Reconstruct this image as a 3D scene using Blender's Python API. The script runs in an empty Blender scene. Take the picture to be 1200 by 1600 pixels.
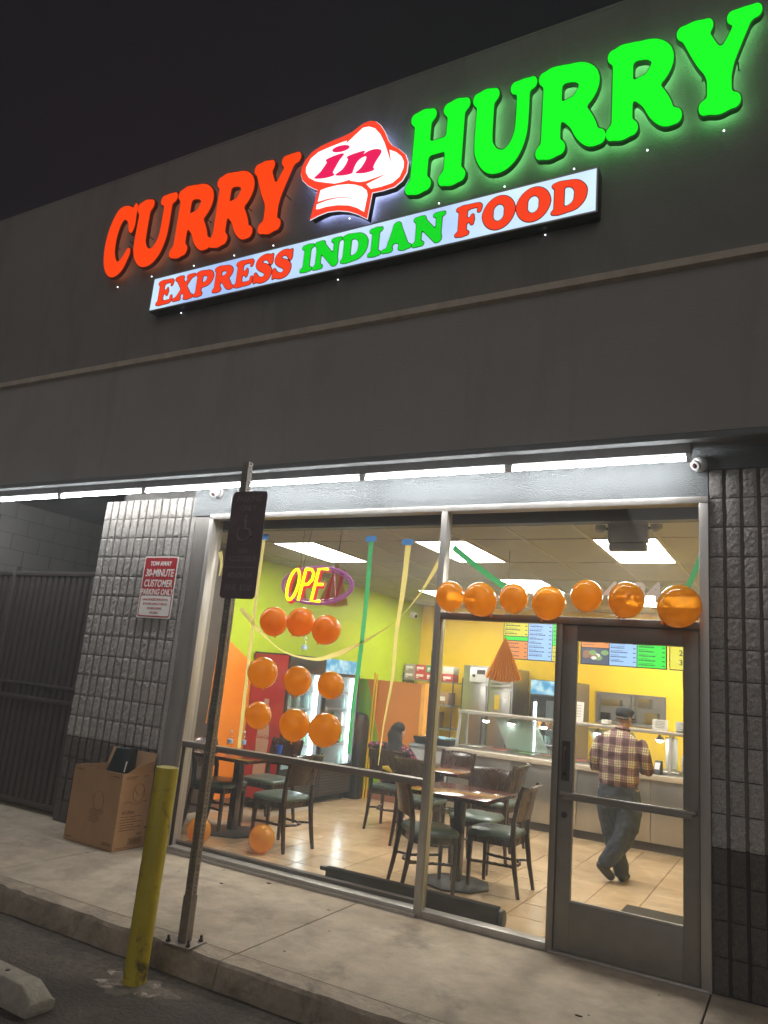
import bpy, bmesh, math, random
import numpy as np
from mathutils import Vector, Matrix
random.seed(7)
PI = math.pi
SC = bpy.context.scene
COL = SC.collection

# ------------------------------------------------------------------ camera
CAM = np.array([0.5336, -5.3491, 1.6541]); PITCH, ROLL, YAW, FPX = 0.2196, 0.0898, -0.5199, 1157.58
def cam_axes():
    cy, sy = math.cos(YAW), math.sin(YAW); cp, sp = math.cos(PITCH), math.sin(PITCH)
    f = np.array([sy*cp, cy*cp, sp]); r = np.array([cy, -sy, 0.0]); u = np.cross(r, f)
    c, s = math.cos(ROLL), math.sin(ROLL)
    return c*r+s*u, -s*r+c*u, f
CR, CU, CF = cam_axes()
def bp(u, v, ax, val):
    """measured photo position (1200x1600) -> point on the plane axis=val"""
    d = CF+(u-600)/FPX*CR-(v-800)/FPX*CU
    return Vector(CAM+(val-CAM[ax])/d[ax]*d)
cd = bpy.data.cameras.new('camera'); co = bpy.data.objects.new('camera', cd); COL.objects.link(co)
cd.sensor_fit = 'VERTICAL'; cd.sensor_height = 36; cd.sensor_width = 27; cd.lens = FPX/1600*36
cd.clip_start = 0.05; cd.clip_end = 400
co.matrix_world = Matrix(((CR[0], CU[0], -CF[0], CAM[0]), (CR[1], CU[1], -CF[1], CAM[1]), (CR[2], CU[2], -CF[2], CAM[2]), (0, 0, 0, 1)))
SC.camera = co

# ------------------------------------------------------------------ light levels
TUBE, PANEL, COOLER, SIGN = 76.0, 26.0, 14.0, .88
W = bpy.data.worlds.new('World'); SC.world = W; W.use_nodes = True
bg = W.node_tree.nodes['Background']
bg.inputs['Color'].default_value = (0.0072, 0.006, 0.0082, 1); bg.inputs['Strength'].default_value = 1.0   # city night sky
sl = bpy.data.lights.new('night_glow', 'SUN'); so = bpy.data.objects.new('night_glow', sl); COL.objects.link(so)   # dim light of the night over the open car park
sl.energy = .58; sl.angle = math.radians(70); sl.color = (1, .95, .9)
so.rotation_euler = Vector((-.45, 1, -.5)).to_track_quat('-Z', 'Y').to_euler()
vs = SC.view_settings
vs.view_transform = 'Standard'; vs.look = 'None'; vs.gamma = 1; vs.use_curve_mapping = False; vs.exposure = .3
SC.render.engine = 'CYCLES'
cy = SC.cycles
cy.use_denoising = True
cy.max_bounces = 10; cy.diffuse_bounces = 5; cy.glossy_bounces = 5; cy.transmission_bounces = 8; cy.transparent_max_bounces = 28
cy.caustics_reflective = False; cy.caustics_refractive = False
cy.sample_clamp_indirect = 4

# ------------------------------------------------------------------ materials
MATS = {}
def nd(nt, typ, **kw):
    n = nt.nodes.new(typ)
    for k, v in kw.items(): setattr(n, k, v)
    return n
def M(name, col=(.5, .5, .5), rough=.5, metal=0, var=.12, vs=5, bump=0, bs=60, emit=0, ecol=None, coat=0, orand=0, dirt=None, dstretch=None, spec=.5, stretch=None, sub=0):
    if name in MATS: return MATS[name]
    m = bpy.data.materials.new(name); m.use_nodes = True; nt = m.node_tree; b = nt.nodes['Principled BSDF']
    L = nt.links.new
    b.inputs['Base Color'].default_value = (*col, 1); b.inputs['Roughness'].default_value = rough; b.inputs['Metallic'].default_value = metal
    b.inputs['Specular IOR Level'].default_value = spec
    b.inputs['Coat Weight'].default_value = coat; b.inputs['Coat Roughness'].default_value = .08
    if emit:
        b.inputs['Emission Color'].default_value = (*(ecol or col), 1); b.inputs['Emission Strength'].default_value = emit
    geo = nd(nt, 'ShaderNodeNewGeometry'); pos = geo.outputs['Position']
    if stretch:
        mp = nd(nt, 'ShaderNodeMapping'); mp.inputs['Scale'].default_value = stretch; L(pos, mp.inputs['Vector']); pos = mp.outputs['Vector']
    cur = None
    if var or orand:
        hs = nd(nt, 'ShaderNodeHueSaturation'); hs.inputs['Color'].default_value = (*col, 1)
        no = nd(nt, 'ShaderNodeTexNoise'); no.inputs['Scale'].default_value = vs; no.inputs['Detail'].default_value = 6; no.inputs['Roughness'].default_value = .65
        L(pos, no.inputs['Vector'])
        mr = nd(nt, 'ShaderNodeMapRange'); mr.inputs['From Min'].default_value = .28; mr.inputs['From Max'].default_value = .72
        mr.inputs['To Min'].default_value = 1-var; mr.inputs['To Max'].default_value = 1+var
        L(no.outputs['Fac'], mr.inputs['Value']); val = mr.outputs['Result']
        if orand:
            oi = nd(nt, 'ShaderNodeObjectInfo'); m2 = nd(nt, 'ShaderNodeMapRange'); m2.inputs['To Min'].default_value = 1-orand; m2.inputs['To Max'].default_value = 1+orand
            L(oi.outputs['Random'], m2.inputs['Value']); mu = nd(nt, 'ShaderNodeMath', operation='MULTIPLY'); L(val, mu.inputs[0]); L(m2.outputs['Result'], mu.inputs[1]); val = mu.outputs[0]
        L(val, hs.inputs['Value']); cur = hs.outputs['Color']
        rr = nd(nt, 'ShaderNodeMapRange'); rr.inputs['To Min'].default_value = max(.02, rough-.08); rr.inputs['To Max'].default_value = min(1, rough+.08)
        L(no.outputs['Fac'], rr.inputs['Value']); L(rr.outputs['Result'], b.inputs['Roughness'])
    if dirt and dstretch:
        mp2 = nd(nt, 'ShaderNodeMapping'); mp2.inputs['Scale'].default_value = dstretch; L(geo.outputs['Position'], mp2.inputs['Vector'])
    if dirt:   # (colour, scale, threshold, softness)
        dc, ds, th, so = dirt
        n2 = nd(nt, 'ShaderNodeTexNoise'); n2.inputs['Scale'].default_value = ds; n2.inputs['Detail'].default_value = 8; n2.inputs['Roughness'].default_value = .7; n2.inputs['Distortion'].default_value = .6
        L(mp2.outputs['Vector'] if dstretch else geo.outputs['Position'], n2.inputs['Vector'])
        m3 = nd(nt, 'ShaderNodeMapRange'); m3.inputs['From Min'].default_value = th; m3.inputs['From Max'].default_value = th+so; L(n2.outputs['Fac'], m3.inputs['Value'])
        mx = nd(nt, 'ShaderNodeMix', data_type='RGBA'); mx.inputs['B'].default_value = (*dc, 1)
        if cur: L(cur, mx.inputs['A'])
        else: mx.inputs['A'].default_value = (*col, 1)
        L(m3.outputs['Result'], mx.inputs['Factor']); cur = mx.outputs['Result']
    if cur: L(cur, b.inputs['Base Color'])
    if bump:
        nb = nd(nt, 'ShaderNodeTexNoise'); nb.inputs['Scale'].default_value = bs; nb.inputs['Detail'].default_value = 5; nb.inputs['Roughness'].default_value = .6; L(pos, nb.inputs['Vector'])
        bu = nd(nt, 'ShaderNodeBump'); bu.inputs['Strength'].default_value = bump; bu.inputs['Distance'].default_value = .02
        L(nb.outputs['Fac'], bu.inputs['Height']); L(bu.outputs['Normal'], b.inputs['Normal'])
    MATS[name] = m; return m
def EM(name, col, s): return M(name, (0, 0, 0), .6, var=0, emit=s, ecol=col)
def schlick(nt, f0=.04):
    lw = nd(nt, 'ShaderNodeLayerWeight'); lw.inputs[0].default_value = .5
    p = nd(nt, 'ShaderNodeMath', operation='POWER'); p.inputs[1].default_value = 5; nt.links.new(lw.outputs['Facing'], p.inputs[0])
    q = nd(nt, 'ShaderNodeMath', operation='MULTIPLY_ADD'); q.inputs[1].default_value = 1-f0; q.inputs[2].default_value = f0; nt.links.new(p.outputs[0], q.inputs[0])
    return q
def glass_mat(name, tint=(.97, .975, .97), refl=1.0, dust=.03, frost=0, fcol=(.8, .95, .95)):
    m = bpy.data.materials.new(name); m.use_nodes = True; nt = m.node_tree; nt.nodes.clear(); L = nt.links.new
    out = nd(nt, 'ShaderNodeOutputMaterial'); tr = nd(nt, 'ShaderNodeBsdfTransparent'); tr.inputs[0].default_value = (*tint, 1)
    gl = nd(nt, 'ShaderNodeBsdfGlossy'); gl.inputs['Roughness'].default_value = .02; gl.inputs['Color'].default_value = (refl, refl, refl, 1)
    fr = schlick(nt, .03)
    mx = nd(nt, 'ShaderNodeMixShader'); L(fr.outputs[0], mx.inputs[0]); L(tr.outputs[0], mx.inputs[1]); L(gl.outputs[0], mx.inputs[2])
    di = nd(nt, 'ShaderNodeBsdfDiffuse'); di.inputs['Color'].default_value = (*fcol, 1)
    tl = nd(nt, 'ShaderNodeBsdfTranslucent'); tl.inputs['Color'].default_value = (*fcol, 1)
    ad = nd(nt, 'ShaderNodeMixShader'); ad.inputs[0].default_value = .5; L(di.outputs[0], ad.inputs[1]); L(tl.outputs[0], ad.inputs[2])
    no = nd(nt, 'ShaderNodeTexNoise'); no.inputs['Scale'].default_value = 3; no.inputs['Detail'].default_value = 9; no.inputs['Roughness'].default_value = .75
    ge = nd(nt, 'ShaderNodeNewGeometry'); L(ge.outputs['Position'], no.inputs['Vector'])
    mr = nd(nt, 'ShaderNodeMapRange'); mr.inputs['From Min'].default_value = .45; mr.inputs['From Max'].default_value = .8; mr.inputs['To Min'].default_value = frost+dust*.25; mr.inputs['To Max'].default_value = frost+dust
    L(no.outputs['Fac'], mr.inputs['Value'])
    m2 = nd(nt, 'ShaderNodeMixShader'); L(mr.outputs[0], m2.inputs[0]); L(mx.outputs[0], m2.inputs[1]); L(ad.outputs[0], m2.inputs[2])
    L(m2.outputs[0], out.inputs[0]); MATS[name] = m; return m
def latex_mat(name, col=(.95, .26, .012), tcol=(1, .4, .05), see=.3):
    m = bpy.data.materials.new(name); m.use_nodes = True; nt = m.node_tree; nt.nodes.clear(); L = nt.links.new
    out = nd(nt, 'ShaderNodeOutputMaterial'); tr = nd(nt, 'ShaderNodeBsdfTransparent'); tr.inputs[0].default_value = (*tcol, 1)
    di = nd(nt, 'ShaderNodeBsdfDiffuse'); di.inputs[0].default_value = (*col, 1)
    tl = nd(nt, 'ShaderNodeBsdfTranslucent'); tl.inputs[0].default_value = (*col, 1)
    gl = nd(nt, 'ShaderNodeBsdfGlossy'); gl.inputs['Roughness'].default_value = .05
    oi = nd(nt, 'ShaderNodeObjectInfo')
    a = nd(nt, 'ShaderNodeMixShader'); a.inputs[0].default_value = .68; L(di.outputs[0], a.inputs[1]); L(tl.outputs[0], a.inputs[2])
    lw = nd(nt, 'ShaderNodeLayerWeight'); lw.inputs[0].default_value = .35
    mr = nd(nt, 'ShaderNodeMapRange'); mr.inputs['To Min'].default_value = see; mr.inputs['To Max'].default_value = 0; L(lw.outputs['Facing'], mr.inputs['Value'])
    b = nd(nt, 'ShaderNodeMixShader'); L(mr.outputs[0], b.inputs[0]); L(a.outputs[0], b.inputs[1]); L(tr.outputs[0], b.inputs[2])
    fr = schlick(nt, .035)
    c = nd(nt, 'ShaderNodeMixShader'); L(fr.outputs[0], c.inputs[0]); L(b.outputs[0], c.inputs[1]); L(gl.outputs[0], c.inputs[2])
    L(c.outputs[0], out.inputs[0]); MATS[name] = m; return m
def thin_mat(name, col, tr=.5):
    m = M(name, col, .85, var=.1, vs=30); nt = m.node_tree; b = nt.nodes['Principled BSDF']; L = nt.links.new
    out = [n for n in nt.nodes if n.type == 'OUTPUT_MATERIAL'][0]; t = nd(nt, 'ShaderNodeBsdfTranslucent'); t.inputs[0].default_value = (*col, 1)
    x = nd(nt, 'ShaderNodeMixShader'); x.inputs[0].default_value = tr; L(b.outputs[0], x.inputs[1]); L(t.outputs[0], x.inputs[2]); L(x.outputs[0], out.inputs[0]); return m
def plaid_mat():
    m = M('plaid_flannel', (.12, .035, .04), .9, var=0, bump=.15, bs=90); nt = m.node_tree; L = nt.links.new; b = nt.nodes['Principled BSDF']
    tc = nd(nt, 'ShaderNodeTexCoord'); sp = nd(nt, 'ShaderNodeSeparateXYZ'); L(tc.outputs['Object'], sp.inputs[0])
    no = nd(nt, 'ShaderNodeTexNoise'); no.inputs['Scale'].default_value = 6; L(tc.outputs['Object'], no.inputs['Vector'])
    def band(src, period, duty, off=0):
        w = nd(nt, 'ShaderNodeMath', operation='MULTIPLY_ADD'); L(no.outputs['Fac'], w.inputs[0]); w.inputs[1].default_value = .03; L(src, w.inputs[2])
        a = nd(nt, 'ShaderNodeMath', operation='ADD'); a.inputs[1].default_value = off+10; L(w.outputs[0], a.inputs[0])
        d = nd(nt, 'ShaderNodeMath', operation='DIVIDE'); d.inputs[1].default_value = period; L(a.outputs[0], d.inputs[0])
        f = nd(nt, 'ShaderNodeMath', operation='FRACT'); L(d.outputs[0], f.inputs[0])
        c = nd(nt, 'ShaderNodeMath', operation='LESS_THAN'); c.inputs[1].default_value = duty; L(f.outputs[0], c.inputs[0]); return c.outputs[0]
    x, z = sp.outputs['X'], sp.outputs['Z']
    bx_, bz_ = band(x, .13, .5), band(z, .13, .5)
    s = nd(nt, 'ShaderNodeMath', operation='ADD'); L(bx_, s.inputs[0]); L(bz_, s.inputs[1])
    cr = nd(nt, 'ShaderNodeValToRGB'); cr.color_ramp.interpolation = 'CONSTANT'
    cr.color_ramp.elements[0].color = (.085, .028, .036, 1); cr.color_ramp.elements[1].position = .26; cr.color_ramp.elements[1].color = (.3, .18, .17, 1)
    e = cr.color_ramp.elements.new(.75); e.color = (.66, .58, .38, 1)
    h = nd(nt, 'ShaderNodeMath', operation='MULTIPLY'); h.inputs[1].default_value = .5; L(s.outputs[0], h.inputs[0]); L(h.outputs[0], cr.inputs[0])
    lx, lz = band(x, .0217, .3), band(z, .0217, .3)
    mxm = nd(nt, 'ShaderNodeMath', operation='MAXIMUM'); L(lx, mxm.inputs[0]); L(lz, mxm.inputs[1])
    ms = nd(nt, 'ShaderNodeMath', operation='MULTIPLY'); ms.inputs[1].default_value = .7; L(mxm.outputs[0], ms.inputs[0])
    mx = nd(nt, 'ShaderNodeMix', data_type='RGBA'); L(ms.outputs[0], mx.inputs['Factor']); L(cr.outputs[0], mx.inputs['A']); mx.inputs['B'].default_value = (.06, .025, .03, 1)
    L(mx.outputs['Result'], b.inputs['Base Color']); return m
def floral_mat():
    m = M('floral_blouse', (.012, .012, .02), .8, var=0); nt = m.node_tree; L = nt.links.new; b = nt.nodes['Principled BSDF']
    tc = nd(nt, 'ShaderNodeTexCoord'); vo = nd(nt, 'ShaderNodeTexVoronoi'); vo.inputs['Scale'].default_value = 24; L(tc.outputs['Object'], vo.inputs['Vector'])
    cr = nd(nt, 'ShaderNodeValToRGB'); cr.color_ramp.elements[0].color = (.5, .09, .12, 1); cr.color_ramp.elements[0].position = .25
    cr.color_ramp.elements[1].position = .5; cr.color_ramp.elements[1].color = (.015, .015, .028, 1)
    L(vo.outputs['Distance'], cr.inputs[0]); L(cr.outputs[0], b.inputs['Base Color']); return m

# palette
MAT_UP = M('grey_stucco_upper', (.19, .18, .17), .9, var=.1, vs=1.6, bump=.45, bs=150, dirt=((.14, .13, .12), 1.6, .48, .25), dstretch=(1, 1, .16))
MAT_HEAD = M('light_stucco_header', (.155, .165, .168), .9, var=.08, vs=4, bump=.6, bs=85)
MAT_LEDGE = M('beige_trim_paint', (.42, .36, .29), .7, var=.2, vs=9, bump=.2, bs=40)
MAT_BLOCK = M('split_face_block_grey', (.37, .35, .325), .95, var=.4, vs=75, bump=.7, bs=170, orand=.08)
MAT_BLOCKD = M('split_face_block_dark_paint', (.105, .09, .078), .9, var=.35, vs=60, bump=.7, bs=150, orand=.12)
MAT_MORTAR = M('grey_mortar', (.17, .155, .14), .95, bump=.3, bs=90)
MAT_MORTARD = M('dark_painted_mortar', (.05, .043, .037), .9, bump=.3, bs=90)
MAT_ALU = M('aged_aluminium', (.42, .395, .365), .42, .5, var=.12, vs=14, stretch=(1, 1, .15))
MAT_BRONZE = M('bronze_anodised_metal', (.22, .2, .17), .42, .25, var=.1, vs=12)
MAT_WALK = M('sidewalk_concrete', (.42, .35, .265), .85, var=.26, vs=5, bump=.5, bs=140, orand=.05, dirt=((.17, .14, .11), 1.3, .52, .22))
MAT_KERB = M('kerb_concrete', (.3, .245, .185), .85, var=.3, vs=6, bump=.6, bs=24, dirt=((.13, .105, .08), 3, .47, .2))
MAT_ROAD = M('asphalt', (.095, .076, .058), .9, var=.55, vs=26, bump=1, bs=38, dirt=((.05, .04, .032), 1.1, .48, .2))
MAT_WHITE = M('white_paint', (.75, .75, .73), .5, var=.05)
MAT_GALV = M('galvanised_metal', (.38, .38, .38), .5, .6, var=.15, vs=12)
MAT_DARKMETAL = M('dark_painted_steel', (.066, .053, .049), .55, .2, var=.2, vs=9, bump=.1, bs=50)
MAT_GREY = M('grey_plastic', (.42, .42, .41), .5)
MAT_BLACK = M('black_plastic', (.014, .014, .015), .4, var=.1)
MAT_STEEL = M('brushed_stainless', (.42, .41, .39), .3, .9, var=.07, vs=9, stretch=(1, 1, .06), bump=.03, bs=50)
MAT_WOOD = M('dark_walnut_lacquer', (.034, .014, .009), .28, var=.18, vs=9, stretch=(4, 4, .5), coat=.3)
MAT_TABLE = M('red_mahogany_top', (.12, .03, .022), .16, var=.2, vs=8, stretch=(1, 5, 1), coat=.5)
MAT_VINYL = M('green_vinyl_seat', (.075, .105, .085), .3, var=.1, vs=20, bump=.05, bs=90)
MAT_TILE = M('beige_ceramic_tile', (.56, .40, .235), .24, var=.16, vs=4.5, orand=.07, dirt=((.44, .27, .13), 2.2, .5, .3))
MAT_GROUT = M('brown_grout', (.16, .1, .06), .9)
MAT_CEIL = M('ceiling_tile_white', (.40, .41, .42), .95, var=.06, bump=.3, bs=140, orand=.04)
MAT_GRID = M('ceiling_grid_white', (.46, .46, .46), .6)
MAT_YEL = M('yellow_wall_paint', (.95, .63, .006), .55, var=.05, vs=1.5)
MAT_LIME = M('lime_wall_paint', (.42, .56, .006), .55, var=.05, vs=1.5)
MAT_ORA = M('orange_wall_paint', (.9, .27, .012), .55, var=.05, vs=1.5)
MAT_BROWNO = M('burnt_orange_wall_paint', (.62, .20, .016), .55, var=.05, vs=1.5)
MAT_GREENW = M('green_wall_paint', (.2, .42, .02), .55, var=.05, vs=1.5)
MAT_BROWN = M('dark_brown_panel', (.05, .034, .028), .5, var=.2, vs=8)
MAT_BASEB = M('terracotta_base_tile', (.3, .12, .06), .5)
MAT_RED = M('red_enamel', (.52, .035, .025), .4, var=.08)
MAT_PAPER = M('white_paper', (.8, .78, .74), .8, var=.04)
MAT_KRAFT = M('brown_cardboard', (.36, .21, .105), .85, var=.12, vs=7, bump=.08, bs=30, stretch=(1, 1, 1))
MAT_KRAFTD = M('cardboard_print_brown', (.13, .065, .03), .9, var=.2)
MAT_PANEL = EM('light_panel_diffuser', (1, .965, .89), PANEL)
MAT_TUBE = EM('led_tube_lens', (.97, .985, 1), TUBE)
GLASS = glass_mat('window_glass', dust=.035)
GLASS2 = glass_mat('thin_clear_glass', tint=(.97, .98, .98), dust=.01)
GLASSF = glass_mat('frosted_glass_sheet', frost=.5, fcol=(.6, .78, .74))
LATEX = latex_mat('orange_latex', (1, .52, .04), (1, .64, .17), .16)
LATEXR = latex_mat('deep_orange_latex', (1, .43, .035), (1, .52, .12), .12)

# ------------------------------------------------------------------ mesh helpers
class MB:
    def __init__(s): s.v = []; s.f = []; s.fm = []; s.mi = 0
    def add(s, vs, fs):
        n = len(s.v); s.v += [tuple(map(float, p)) for p in vs]
        for f in fs: s.f.append(tuple(i+n for i in f)); s.fm.append(s.mi)
        return s
    def box(s, x0, x1, y0, y1, z0, z1):
        return s.add([(x0, y0, z0), (x1, y0, z0), (x1, y1, z0), (x0, y1, z0), (x0, y0, z1), (x1, y0, z1), (x1, y1, z1), (x0, y1, z1)],
                     [(0, 3, 2, 1), (4, 5, 6, 7), (0, 1, 5, 4), (1, 2, 6, 5), (2, 3, 7, 6), (3, 0, 4, 7)])
    def hexa(s, a, b):   # a,b: four bottom, four top points
        return s.add(list(a)+list(b), [(0, 3, 2, 1), (4, 5, 6, 7), (0, 1, 5, 4), (1, 2, 6, 5), (2, 3, 7, 6), (3, 0, 4, 7)])
    def loft(s, path, rad, n=12, cap=True, closed=False, up=None, power=1):
        P = [Vector(p) for p in path]; N = len(P)
        R = [(r, r) if not isinstance(r, (tuple, list)) else r for r in (rad if isinstance(rad, (list,)) else [rad]*N)]
        ref = Vector(up) if up is not None else None
        T = []
        for i in range(N):
            if closed: t = P[(i+1) % N]-P[i-1]
            else: t = P[min(i+1, N-1)]-P[max(i-1, 0)]
            T.append(t.normalized() if t.length > 1e-9 else Vector((0, 0, 1)))
        if ref is None:
            ref = Vector((0, 0, 1)) if abs(T[0].z) < .9 else Vector((1, 0, 0))
        vs = []; X = (ref-T[0]*ref.dot(T[0])).normalized()
        for i in range(N):
            q = (ref if up is not None else X); X2 = q-T[i]*q.dot(T[i])
            X = X2.normalized() if X2.length > 1e-6 else X
            Y = T[i].cross(X)
            for k in range(n):
                a = 2*PI*k/n; c, d = math.cos(a), math.sin(a)
                if power != 1: c = math.copysign(abs(c)**power, c); d = math.copysign(abs(d)**power, d)
                vs.append(P[i]+X*(c*R[i][0])+Y*(d*R[i][1]))
        fs = []
        for i in range(N if closed else N-1):
            for k in range(n):
                a = i*n+k; b = i*n+(k+1) % n; j = ((i+1) % N)*n
                fs.append((a, b, j+(k+1) % n, j+k))
        if cap and not closed:
            fs.append(tuple(reversed(range(n)))); fs.append(tuple((N-1)*n+k for k in range(n)))
        return s.add(vs, fs)
    def cyl(s, p0, p1, r0, r1=None, n=14): return s.loft([p0, p1], [(r0, r0), (r1 if r1 is not None else r0,)*2], n)
    def lathe(s, prof, n=20, c=(0, 0, 0)):   # prof (r,z) bottom to top
        vs = []; fs = []
        for r, z in prof:
            for k in range(n): a = 2*PI*k/n; vs.append((c[0]+r*math.cos(a), c[1]+r*math.sin(a), c[2]+z))
        for i in range(len(prof)-1):
            for k in range(n): fs.append((i*n+k, i*n+(k+1) % n, (i+1)*n+(k+1) % n, (i+1)*n+k))
        fs.append(tuple(reversed(range(n)))); fs.append(tuple((len(prof)-1)*n+k for k in range(n)))
        return s.add(vs, fs)
    def ball(s, c, r, n=16, m=10, rot=None):
        r = (r, r, r) if not isinstance(r, (tuple, list)) else r
        vs = []; fs = []
        for i in range(m+1):
            t = PI*i/m
            for k in range(n): a = 2*PI*k/n; vs.append(Vector((r[0]*math.sin(t)*math.cos(a), r[1]*math.sin(t)*math.sin(a), -r[2]*math.cos(t))))
        if rot is not None: vs = [rot @ v for v in vs]
        vs = [v+Vector(c) for v in vs]
        for i in range(m):
            for k in range(n): fs.append((i*n+k, i*n+(k+1) % n, (i+1)*n+(k+1) % n, (i+1)*n+k))
        return s.add(vs, fs)
    def prism(s, pts, y0, y1, plane='xz'):   # outline in xz (ccw seen from -y), extruded in y
        n = len(pts)
        if plane == 'xz': a = [(x, y0, z) for x, z in pts]; b = [(x, y1, z) for x, z in pts]
        elif plane == 'yz': a = [(y0, x, z) for x, z in pts]; b = [(y1, x, z) for x, z in pts]
        else: a = [(x, z, y0) for x, z in pts]; b = [(x, z, y1) for x, z in pts]
        return s.add(a+b, [tuple(range(n)), tuple(reversed(range(n, 2*n)))]+[((i+1) % n, i, n+i, n+(i+1) % n) for i in range(n)])
    def mesh(s, name, mat, bevel=0, seg=2, smooth=None):
        me = bpy.data.meshes.new(name); me.from_pydata(s.v, [], s.f); 
        mats = mat if isinstance(mat, (list, tuple)) else [mat]
        for m in mats: me.materials.append(m)
        if len(mats) > 1: me.polygons.foreach_set('material_index', s.fm)
        bm = bmesh.new(); bm.from_mesh(me)
        bmesh.ops.remove_doubles(bm, verts=bm.verts, dist=1e-6) if smooth else None
        bmesh.ops.recalc_face_normals(bm, faces=bm.faces)
        if bevel:
            es = [e for e in bm.edges if len(e.link_faces) == 2 and e.calc_face_angle(0) > .6]
            bmesh.ops.bevel(bm, geom=es, offset=bevel, segments=seg, profile=.5, affect='EDGES', clamp_overlap=True)
        bm.to_mesh(me); bm.free()
        if smooth or bevel:
            me.shade_smooth(); me.set_sharp_from_angle(angle=math.radians(smooth if smooth else 40))
        return me
    def build(s, name, mat, parent=None, bevel=0, seg=2, smooth=None, loc=None):
        return link(name, s.mesh(name, mat, bevel, seg, smooth), parent, loc)
def link(name, me, parent=None, loc=None, rot=None, scale=None):
    o = bpy.data.objects.new(name, me); COL.objects.link(o)
    if parent is not None: o.parent = parent
    if loc is not None: o.location = loc
    if rot is not None: o.rotation_euler = rot
    if scale is not None: o.scale = scale
    return o
def tag(o, label=None, cat=None, group=None, kind=None):
    if label: o['label'] = label
    if cat: o['category'] = cat
    if group: o['group'] = group
    if kind: o['kind'] = kind
    return o
def thing(name, label, cat, loc=(0, 0, 0), rz=0, group=None):
    o = bpy.data.objects.new(name, None); COL.objects.link(o); o.empty_display_size = .1
    o.location = loc; o.rotation_euler = (0, 0, rz); return tag(o, label, cat, group)
def copy_thing(src, loc, rz, label):
    r = src.copy(); COL.objects.link(r); r.location = loc; r.rotation_euler = (0, 0, rz); r['label'] = label
    for ch in src.children:
        c = ch.copy(); COL.objects.link(c); c.parent = r
        for g in ch.children:
            d = g.copy(); COL.objects.link(d); d.parent = c
    return r
def struct(name, mb, mat, label=None, **kw):
    o = mb.build(name, mat, **kw); o['kind'] = 'structure'
    if label: o['label'] = label
    return o
def text_mesh(body, size, mat, extrude=.001, bold=0, shear=0, align='CENTER', sx=1, bevel=0):
    c = bpy.data.curves.new('lettering', 'FONT'); c.body = body; c.size = size; c.extrude = extrude; c.offset = bold; c.shear = shear
    c.align_x = align; c.align_y = 'CENTER'; c.resolution_u = 3; c.bevel_depth = bevel
    o = bpy.data.objects.new('lettering', c); COL.objects.link(o)
    bpy.context.view_layer.update()
    me = bpy.data.meshes.new_from_object(o.evaluated_get(bpy.context.evaluated_depsgraph_get()))
    bpy.data.objects.remove(o); bpy.data.curves.remove(c)
    if sx != 1: me.transform(Matrix.Diagonal((sx, 1, 1, 1)))
    me.materials.clear(); me.materials.append(mat); return me
FR = (PI/2, 0, 0)   # stands up facing the street (-y)
def sign_text(body, size, mat, parent, x, y, z, name='lettering', rot=FR, **kw):
    return link(name, text_mesh(body, size, mat, **kw), parent, (x, y, z), rot)
def remesh_mb(mb, voxel, name, mats, parent=None, iters=4, pick=None, disp=0):
    me = bpy.data.meshes.new(name); me.from_pydata(mb.v, [], mb.f)
    bm = bmesh.new(); bm.from_mesh(me); bmesh.ops.recalc_face_normals(bm, faces=bm.faces); bm.to_mesh(me); bm.free()
    o = bpy.data.objects.new(name, me); COL.objects.link(o)
    r = o.modifiers.new('r', 'REMESH'); r.mode = 'VOXEL'; r.voxel_size = voxel; r.use_smooth_shade = True
    if iters: q = o.modifiers.new('s', 'SMOOTH'); q.factor = .5; q.iterations = iters
    if disp:
        tx = bpy.data.textures.new('folds', 'CLOUDS'); tx.noise_scale = .07; d = o.modifiers.new('d', 'DISPLACE'); d.texture = tx; d.strength = disp; d.mid_level = .5
    bpy.context.view_layer.update()
    m2 = bpy.data.meshes.new_from_object(o.evaluated_get(bpy.context.evaluated_depsgraph_get()))
    bpy.data.objects.remove(o); m2.materials.clear()
    for m in (mats if isinstance(mats, (list, tuple)) else [mats]): m2.materials.append(m)
    m2.shade_smooth()
    if pick:
        for p in m2.polygons: p.material_index = pick(p.center)
    return link(name, m2, parent)
def catmull(pts, n=6, closed=True):
    out = []; N = len(pts)
    for i in range(N if closed else N-1):
        p = [np.array(pts[(i+k-1) % N] if closed else pts[min(max(i+k-1, 0), N-1)], float) for k in range(4)]
        for j in range(n):
            t = j/n
            out.append(tuple(.5*((2*p[1])+(-p[0]+p[2])*t+(2*p[0]-5*p[1]+4*p[2]-p[3])*t*t+(-p[0]+3*p[1]-3*p[2]+p[3])*t**3)))
    if not closed: out.append(tuple(pts[-1]))
    return out
def fill_mesh(loops, depth, mat):
    """loops in a plane -> solid of given half depth (local xy, z out)"""
    c = bpy.data.curves.new('outline', 'CURVE'); c.dimensions = '2D'; c.fill_mode = 'BOTH'; c.extrude = depth
    for lp in loops:
        s = c.splines.new('POLY'); s.points.add(len(lp)-1)
        s.points.foreach_set('co', [q for p in lp for q in (p[0], p[1], 0, 1)]); s.use_cyclic_u = True
    o = bpy.data.objects.new('outline', c); COL.objects.link(o); bpy.context.view_layer.update()
    me = bpy.data.meshes.new_from_object(o.evaluated_get(bpy.context.evaluated_depsgraph_get()))
    bpy.data.objects.remove(o); bpy.data.curves.remove(c)
    me.materials.clear(); me.materials.append(mat); return me

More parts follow.
